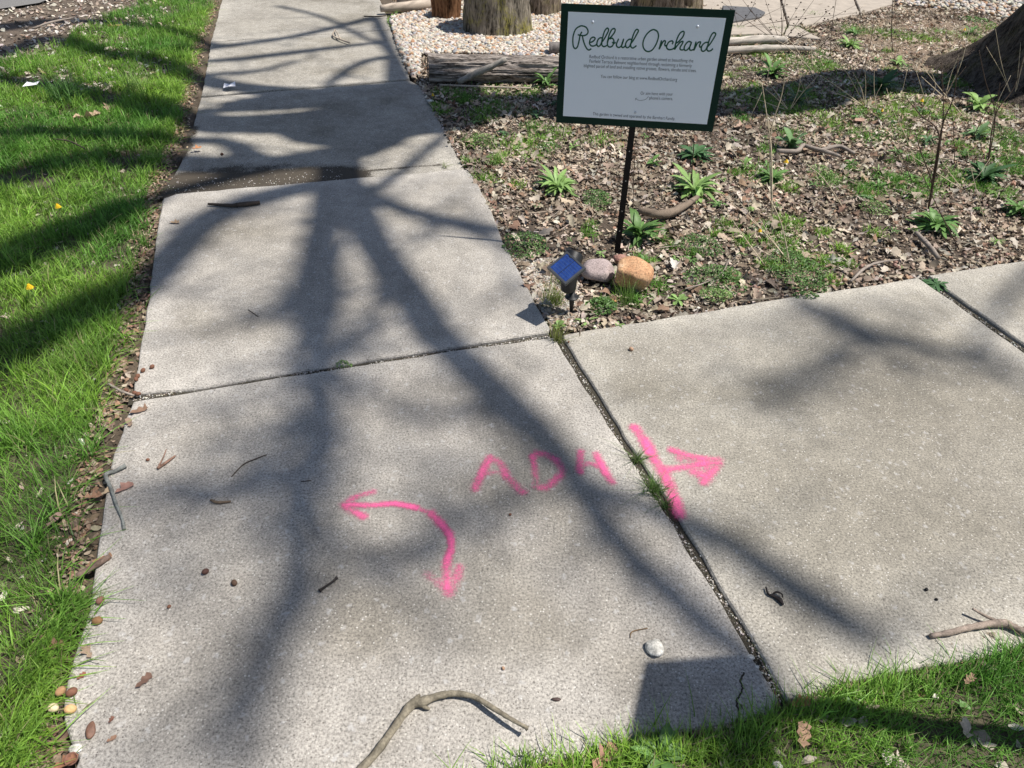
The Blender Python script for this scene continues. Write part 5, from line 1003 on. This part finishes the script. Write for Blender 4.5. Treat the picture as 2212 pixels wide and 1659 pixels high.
# seedlings and bent stalks all through the bed
UP = [(1230, 280), (1600, 270), (1640, 130), (1830, 110), (2050, 170), (2200, 260), (2212, 540), (1980, 580), (1640, 630), (1400, 670), (1250, 600), (1110, 480), (1010, 330), (930, 200), (1190, 180)]
P, q, D = sample(UP, 4000, BX)
for i in range(85):
    rosette((float(q[i, 0]), float(q[i, 1])), random.uniform(18, 40), 'small green seedling coming up through the dead leaves of the bed', random.choice(['mid', 'light', 'dark', 'mid']), random.randint(4, 9), random.uniform(.4, 1.1), random.uniform(.2, .4), 'seedling', 'seedling', group='seedlings in the leaf litter')
for i in range(100, 146):
    x, y = float(q[i, 0]), float(q[i, 1])
    if x < 1560: continue
    tx = x + random.choice((-1, 1)) * random.uniform(30, 130); ty = max(y - random.uniform(50, 190), -40); dead((x, y), [((x + tx) / 2 + random.uniform(-15, 15), (y + ty) / 2 - 12), (tx, ty)] and [(((x + tx) / 2 + random.uniform(-15, 15), (y + ty) / 2 - 14), (tx, ty))], 'thin bent dry stalk standing in the right half of the bed', random.choice(['straw', 'straw', 'darkstem']), random.uniform(.0014, .0024), random.choice((0, 0, 1)), .009, 'dry_stalk', group='thin dry stalks in the bed')

# ---------------- acorns, nuts, scraps ----------------
def acorn_mesh(kind):
    if kind == 'nut': V, F = lathe((0, 0, 0), (1, 0, 0), [(-.5, .02), (-.47, .14), (-.38, .27), (-.15, .38), (.1, .40), (.32, .32), (.44, .18), (.5, .03)], 12)
    else:
        V, F = lathe((0, 0, 0), (0, 0, 1), [(-.30, .10), (-.28, .28), (-.12, .44), (.12, .49), (.14, .44), (-.05, .38), (-.18, .22), (-.20, .02)], 12)
    return np.array(V), F
AC = {}
def small_thing(kind, name, px, size, colr, label, cat, group=None, z=0.0, rot=None, mat='stone'):
    key = (kind, tuple(colr))
    if key not in AC:
        V, F = acorn_mesh(kind); me = bpy.data.meshes.new(name); me.from_pydata(V.tolist(), [], [list(f) for f in F]); setcol(me, np.tile(colr, (len(V), 1)) * (.8 + .4 * rng.random((len(V), 1)))); me.materials.append(M[mat]); me.polygons.foreach_set('use_smooth', np.ones(len(me.polygons), bool)); AC[key] = me
    o = bpy.data.objects.new(name, AC[key]); COL.objects.link(o); p = G(*px); o.location = (p.x, p.y, z + size * .36); o.scale = (size,) * 3; o.rotation_euler = rot or ((random.uniform(-.3, .3), random.uniform(-.4, .4), random.uniform(0, 6)) if kind == 'nut' else (random.uniform(-.9, .9), random.uniform(-.9, .9), random.uniform(0, 6)))
    tag(o, label, cat, group); return o
BR = (.20, .095, .06); TN = (.42, .27, .18); PK = (.36, .22, .18)
small_thing('nut', 'acorn', (1363, 757), .020, TN, 'lone acorn near the top of the right slab', 'acorn')
small_thing('nut', 'acorn', (158, 1499), .025, BR, 'glossy brown acorn at the lower left slab edge', 'acorn')
small_thing('nut', 'acorn', (134, 1497), .025, (.42, .25, .13), 'tan acorn half in the grass left of the glossy one', 'acorn')
small_thing('nut', 'acorn', (155, 1536), .026, (.72, .45, .22), 'pale yellow acorn on the lower left slab', 'acorn')
small_thing('nut', 'acorn', (213, 1345), .026, (.30, .17, .08), 'split brown and yellow nut at the left slab edge', 'nut')
small_thing('nut', 'acorn', (219, 1301), .024, (.24, .12, .09), 'dull brown nut husk at the left grass edge', 'nut')
small_thing('nut', 'acorn', (445, 1238), .020, (.10, .05, .04), 'dark brown nut on the near slab, left of the pair', 'nut')
small_thing('nut', 'acorn', (507, 1262), .019, (.10, .06, .04), 'dark brown nut on the near slab, right of the pair', 'nut')
small_thing('cap', 'acorn_shell', (158, 1644), .028, (.26, .13, .09), 'empty brown nut shell at the bottom left', 'acorn cup', rot=(.2, .1, 0))
small_thing('nut', 'acorn', (118, 1533), .025, (.75, .62, .40), 'pale cream nut half in the grass at the bottom left', 'nut')
small_thing('cap', 'acorn_shell', (1277, 707), .024, (.16, .13, .10), 'dark acorn cup on the edge of the right slab near the corner', 'acorn cup')
small_thing('cap', 'acorn_shell', (1316, 704), .024, (.20, .16, .12), 'acorn cup on the slab edge right of the dark cap', 'acorn cup')
for px, l, s, cl in (((320, 995), 'dark bark crumb left of the V shaped twig', .012, BR), ((1087, 1445), 'orange brown crumb on the near slab', .010, TN), ((2000, 1275), 'black crumb upper of two on the right slab', .011, (.02, .02, .02)), ((2022, 1296), 'black crumb lower of two on the right slab', .009, (.02, .02, .02)),
                     ((480, 336), 'small brown nut on the sunken slab', .022, BR), ((969, 310), 'small dark nut on the sunken slab near the bed', .022, (.14, .12, .09)), ((1102, 1113), 'tiny brown seed right of the bent arrow', .010, BR), ((366, 1312), 'small brown bark chip on the left of the near slab', .011, BR), ((1228, 740), 'dark nut crumb next to the joint crossing', .010, BR)):
    small_thing('nut', 'crumb', px, s, cl, l, 'crumb')
# acorns among the litter
k = 0; pts = []
def bedpts(n, poly, lo=0):
    out = []
    while len(out) < n:
        P, q, D = sample(poly, 400, BX)
        for a, b in zip(q, P): out.append(tuple(a))
    return out[:n]
NEARBED = [(1000, 385), (1080, 505), (1130, 590), (1190, 700), (1400, 684), (1640, 642), (1985, 590), (2212, 555), (2212, 430), (1700, 400), (1300, 330), (1010, 340)]
STRIP = [(1195, 708), (1400, 686), (1640, 645), (1985, 594), (2212, 557), (2212, 520), (1980, 555), (1640, 600), (1400, 650), (1290, 680)]
STRIP2 = [(1010, 355), (1085, 500), (1130, 585), (1260, 560), (1250, 500), (1150, 380), (1060, 300), (1000, 300)]
for x, y in bedpts(70, NEARBED) + bedpts(70, STRIP) + bedpts(60, STRIP2):
    p = G(x, y); small_thing('nut', 'acorn', (x, y), random.uniform(.015, .024), random.choice([TN, PK, (.30, .20, .15), (.48, .36, .27)]), 'small weathered acorn lying in the leaf litter of the bed', 'acorn', 'acorns in the leaf litter', float(gz(p.x, p.y)) + .006)
for x, y in bedpts(30, NEARBED) + bedpts(35, STRIP) + bedpts(20, STRIP2):
    p = G(x, y); small_thing('cap', 'acorn_shell', (x, y), random.uniform(.016, .024), random.choice([(.33, .26, .19), (.42, .34, .26), (.22, .17, .13)]), 'small empty acorn cup lying in the leaf litter of the bed', 'acorn cup', 'empty acorn cups in the leaf litter', float(gz(p.x, p.y)) + .005)
for x, y in ((345, 905 - 70), (357, 823), (341, 842), (318, 866), (338, 872), (346, 874), (378, 815)):
    small_thing('nut', 'acorn', (x - 35, y + 20) if False else (x * .93 - 22, y - 20), .019, BR, 'small brown nut at the lawn edge of the middle slab', 'nut', 'nuts along the lawn edge')
# loose leaves that stand out
def loose_leaf(px, L, rot, colr, label, group=None, cup=.5, z=.003, tilt=0.0, name='dry_leaf'):
    p = G(*px); V, F = leaf_template(0); st = np.repeat(np.arange(7), 3); V = bend(V, cup, .25, .3) * L
    ca, sa = math.cos(rot), math.sin(rot); V = np.c_[V[:, 0] * ca - V[:, 1] * sa, V[:, 0] * sa + V[:, 1] * ca, V[:, 2] + np.abs(V[:, 0]) * tilt]; V[:, 2] -= V[:, 2].min() - z
    o = mesh(name, V + np.array(p), F.tolist(), M['dry'], None, True, np.tile(colr, (len(V), 1)) * (.85 + .3 * rng.random((len(V), 1))), (p.x, p.y, 0)); tag(o, label, 'leaf', group)
LD = [((270, 1056), .055, .9, (.42, .24, .19), 'reddish folded leaf beside the lichen twig'), ((203, 1075), .05, .2, (.34, .20, .13), 'curled brown leaf left of the lichen twig'), ((232, 1062), .04, 1.2, (.55, .42, .28), 'tan leaf under the bend of the lichen twig'),
      ((118, 1125), .05, 1.4, (.36, .24, .20), 'brown pointed leaf standing in the left grass'), ((222, 1210), .05, .4, (.38, .22, .13), 'brown leaf at the tip of the lower left stick'), ((300, 890), .06, .5, (.30, .19, .13), 'curled brown leaf just below the left end of the crossing joint'),
      ((280, 915), .05, 2.2, (.38, .27, .2), 'dull brown leaf at the slab edge below the curled one'), ((312, 1472), .042, 1.0, (.20, .12, .09), 'dark crumpled leaf scrap alone on the lower left slab'), ((243, 1598), .022, .6, (.36, .22, .15), 'small flat brown leaf chip near the bottom left'),
      ((241, 1556), .016, 1.4, (.22, .11, .08), 'dark triangular chip right of the brown pod'), ((177, 1462), .022, 1.0, (.30, .12, .08), 'red brown chip above the glossy acorn'), ((1305, 1640), .075, .8, (.42, .24, .17), 'reddish curled leaf at the bottom slab edge beside the plantain'),
      ((1728, 1522), .05, .2, (.50, .26, .12), 'orange leaf in the grass at the foot of the long joint'), ((1735, 1590), .06, 1.3, (.52, .33, .22), 'tan oak leaf in the lower right grass'), ((2092, 1470), .04, .6, (.40, .26, .18), 'small brown leaf right in the lower right grass'),
      ((2085, 1575), .05, 1.2, (.62, .52, .38), 'pale leaf in the lower right grass near the corner'), ((425, 322), .06, .5, (.55, .26, .13), 'orange leaves at the lawn edge of the sunken slab'), ((378, 458 + 25), .05, 0, (.5, .36, .24), 'tan scrap at the left edge of the middle slab'),
      ((250, 58), .12, .3, (.50, .30, .16), 'orange brown leaf in the sunny far grass'), ((190, 255), .16, .6, (.56, .40, .28), 'large tan leaf lying in the lawn patch'), ((240, 240), .14, 2.0, (.44, .30, .22), 'curled brown leaf in the lawn patch right of the large tan one'),
      ((1595, 275), .10, .8, (.50, .36, .28), 'large curled tan leaf right of the sign corner'), ((1910, 585), .07, .9, (.62, .55, .46), 'long pale leaf at the upper edge of the right slab'), ((1455, 575), .09, 1.5, (.70, .66, .60), 'bleached pale leaf right of the orange rock'),
      ((1850, 262), .11, .1, (.52, .34, .26), 'flat pinkish brown leaf in the sun below the tree shadow'), ((1325, 655), .035, .6, (.62, .33, .14), 'orange scrap of leaf under the orange rock'), ((145, 1650), .05, .7, (.34, .17, .10), 'red brown leaf at the bottom left corner of the slab'),
      ((118, 1400), .05, .3, (.30, .18, .12), 'dark brown leaf in the grass edge above the tan acorn'), ((190, 1410), .045, 2.5, (.45, .33, .24), 'buff leaf at the slab edge above the red brown chip'), ((1255, 1512 - 0), .0, 0, (0, 0, 0), None)]
for d_ in LD:
    if d_[4]: loose_leaf(d_[0], d_[1], d_[2], d_[3], d_[4], cup=random.uniform(.2, .8))
o = rock('seed_pod', (199, 1580), (.022, .040, .014), M['rock_rd'], 'brown bean shaped pod on the lower left slab', 'pod', 44, 3, 0, 3, None, .3); o.data.materials.clear(); o.data.materials.append(simple('brown pod', (.17, .09, .06), .6, 0, 120, .3, .5))
o = rock('seed_pod', (1201, 1512), (.024, .009, .007), M['rock_rd'], 'small dark pod on the near slab right of the arched stick', 'pod', 45, 2, 0, 2); o.data.materials.clear(); o.data.materials.append(simple('dark pod', (.07, .045, .04), .6, 0, 120, .3, .5))
pc_ = G(68, 186, .03); V = [pc_ + Vector(v) for v in ((-.055, -.02, 0), (-.01, -.03, .01), (.05, -.01, .015), (.055, .03, .03), (.0, .035, .012), (-.04, .03, .02))]
o = mesh('paper_scrap', V, [(0, 1, 4, 5), (1, 2, 3, 4)], M['paper'], None, False, None, tuple(pc_)); tag(o, 'white scrap of paper on the shaded lawn at the left', 'litter')
pc_ = G(497, 188, .01); V = [pc_ + Vector(v) for v in ((-.04, -.03, 0), (.01, -.05, .02), (.045, -.01, .01), (.03, .04, .03), (-.02, .05, .005), (-.045, .02, .02))]
o = mesh('paper_scrap', V, [(0, 1, 4, 5), (1, 2, 3, 4)], M['paper'], None, False, None, tuple(pc_)); tag(o, 'crumpled pale wrapper at the lawn edge of the far slab', 'litter')
for ob in bpy.data.objects:
    if '_at' in ob: del ob['_at']
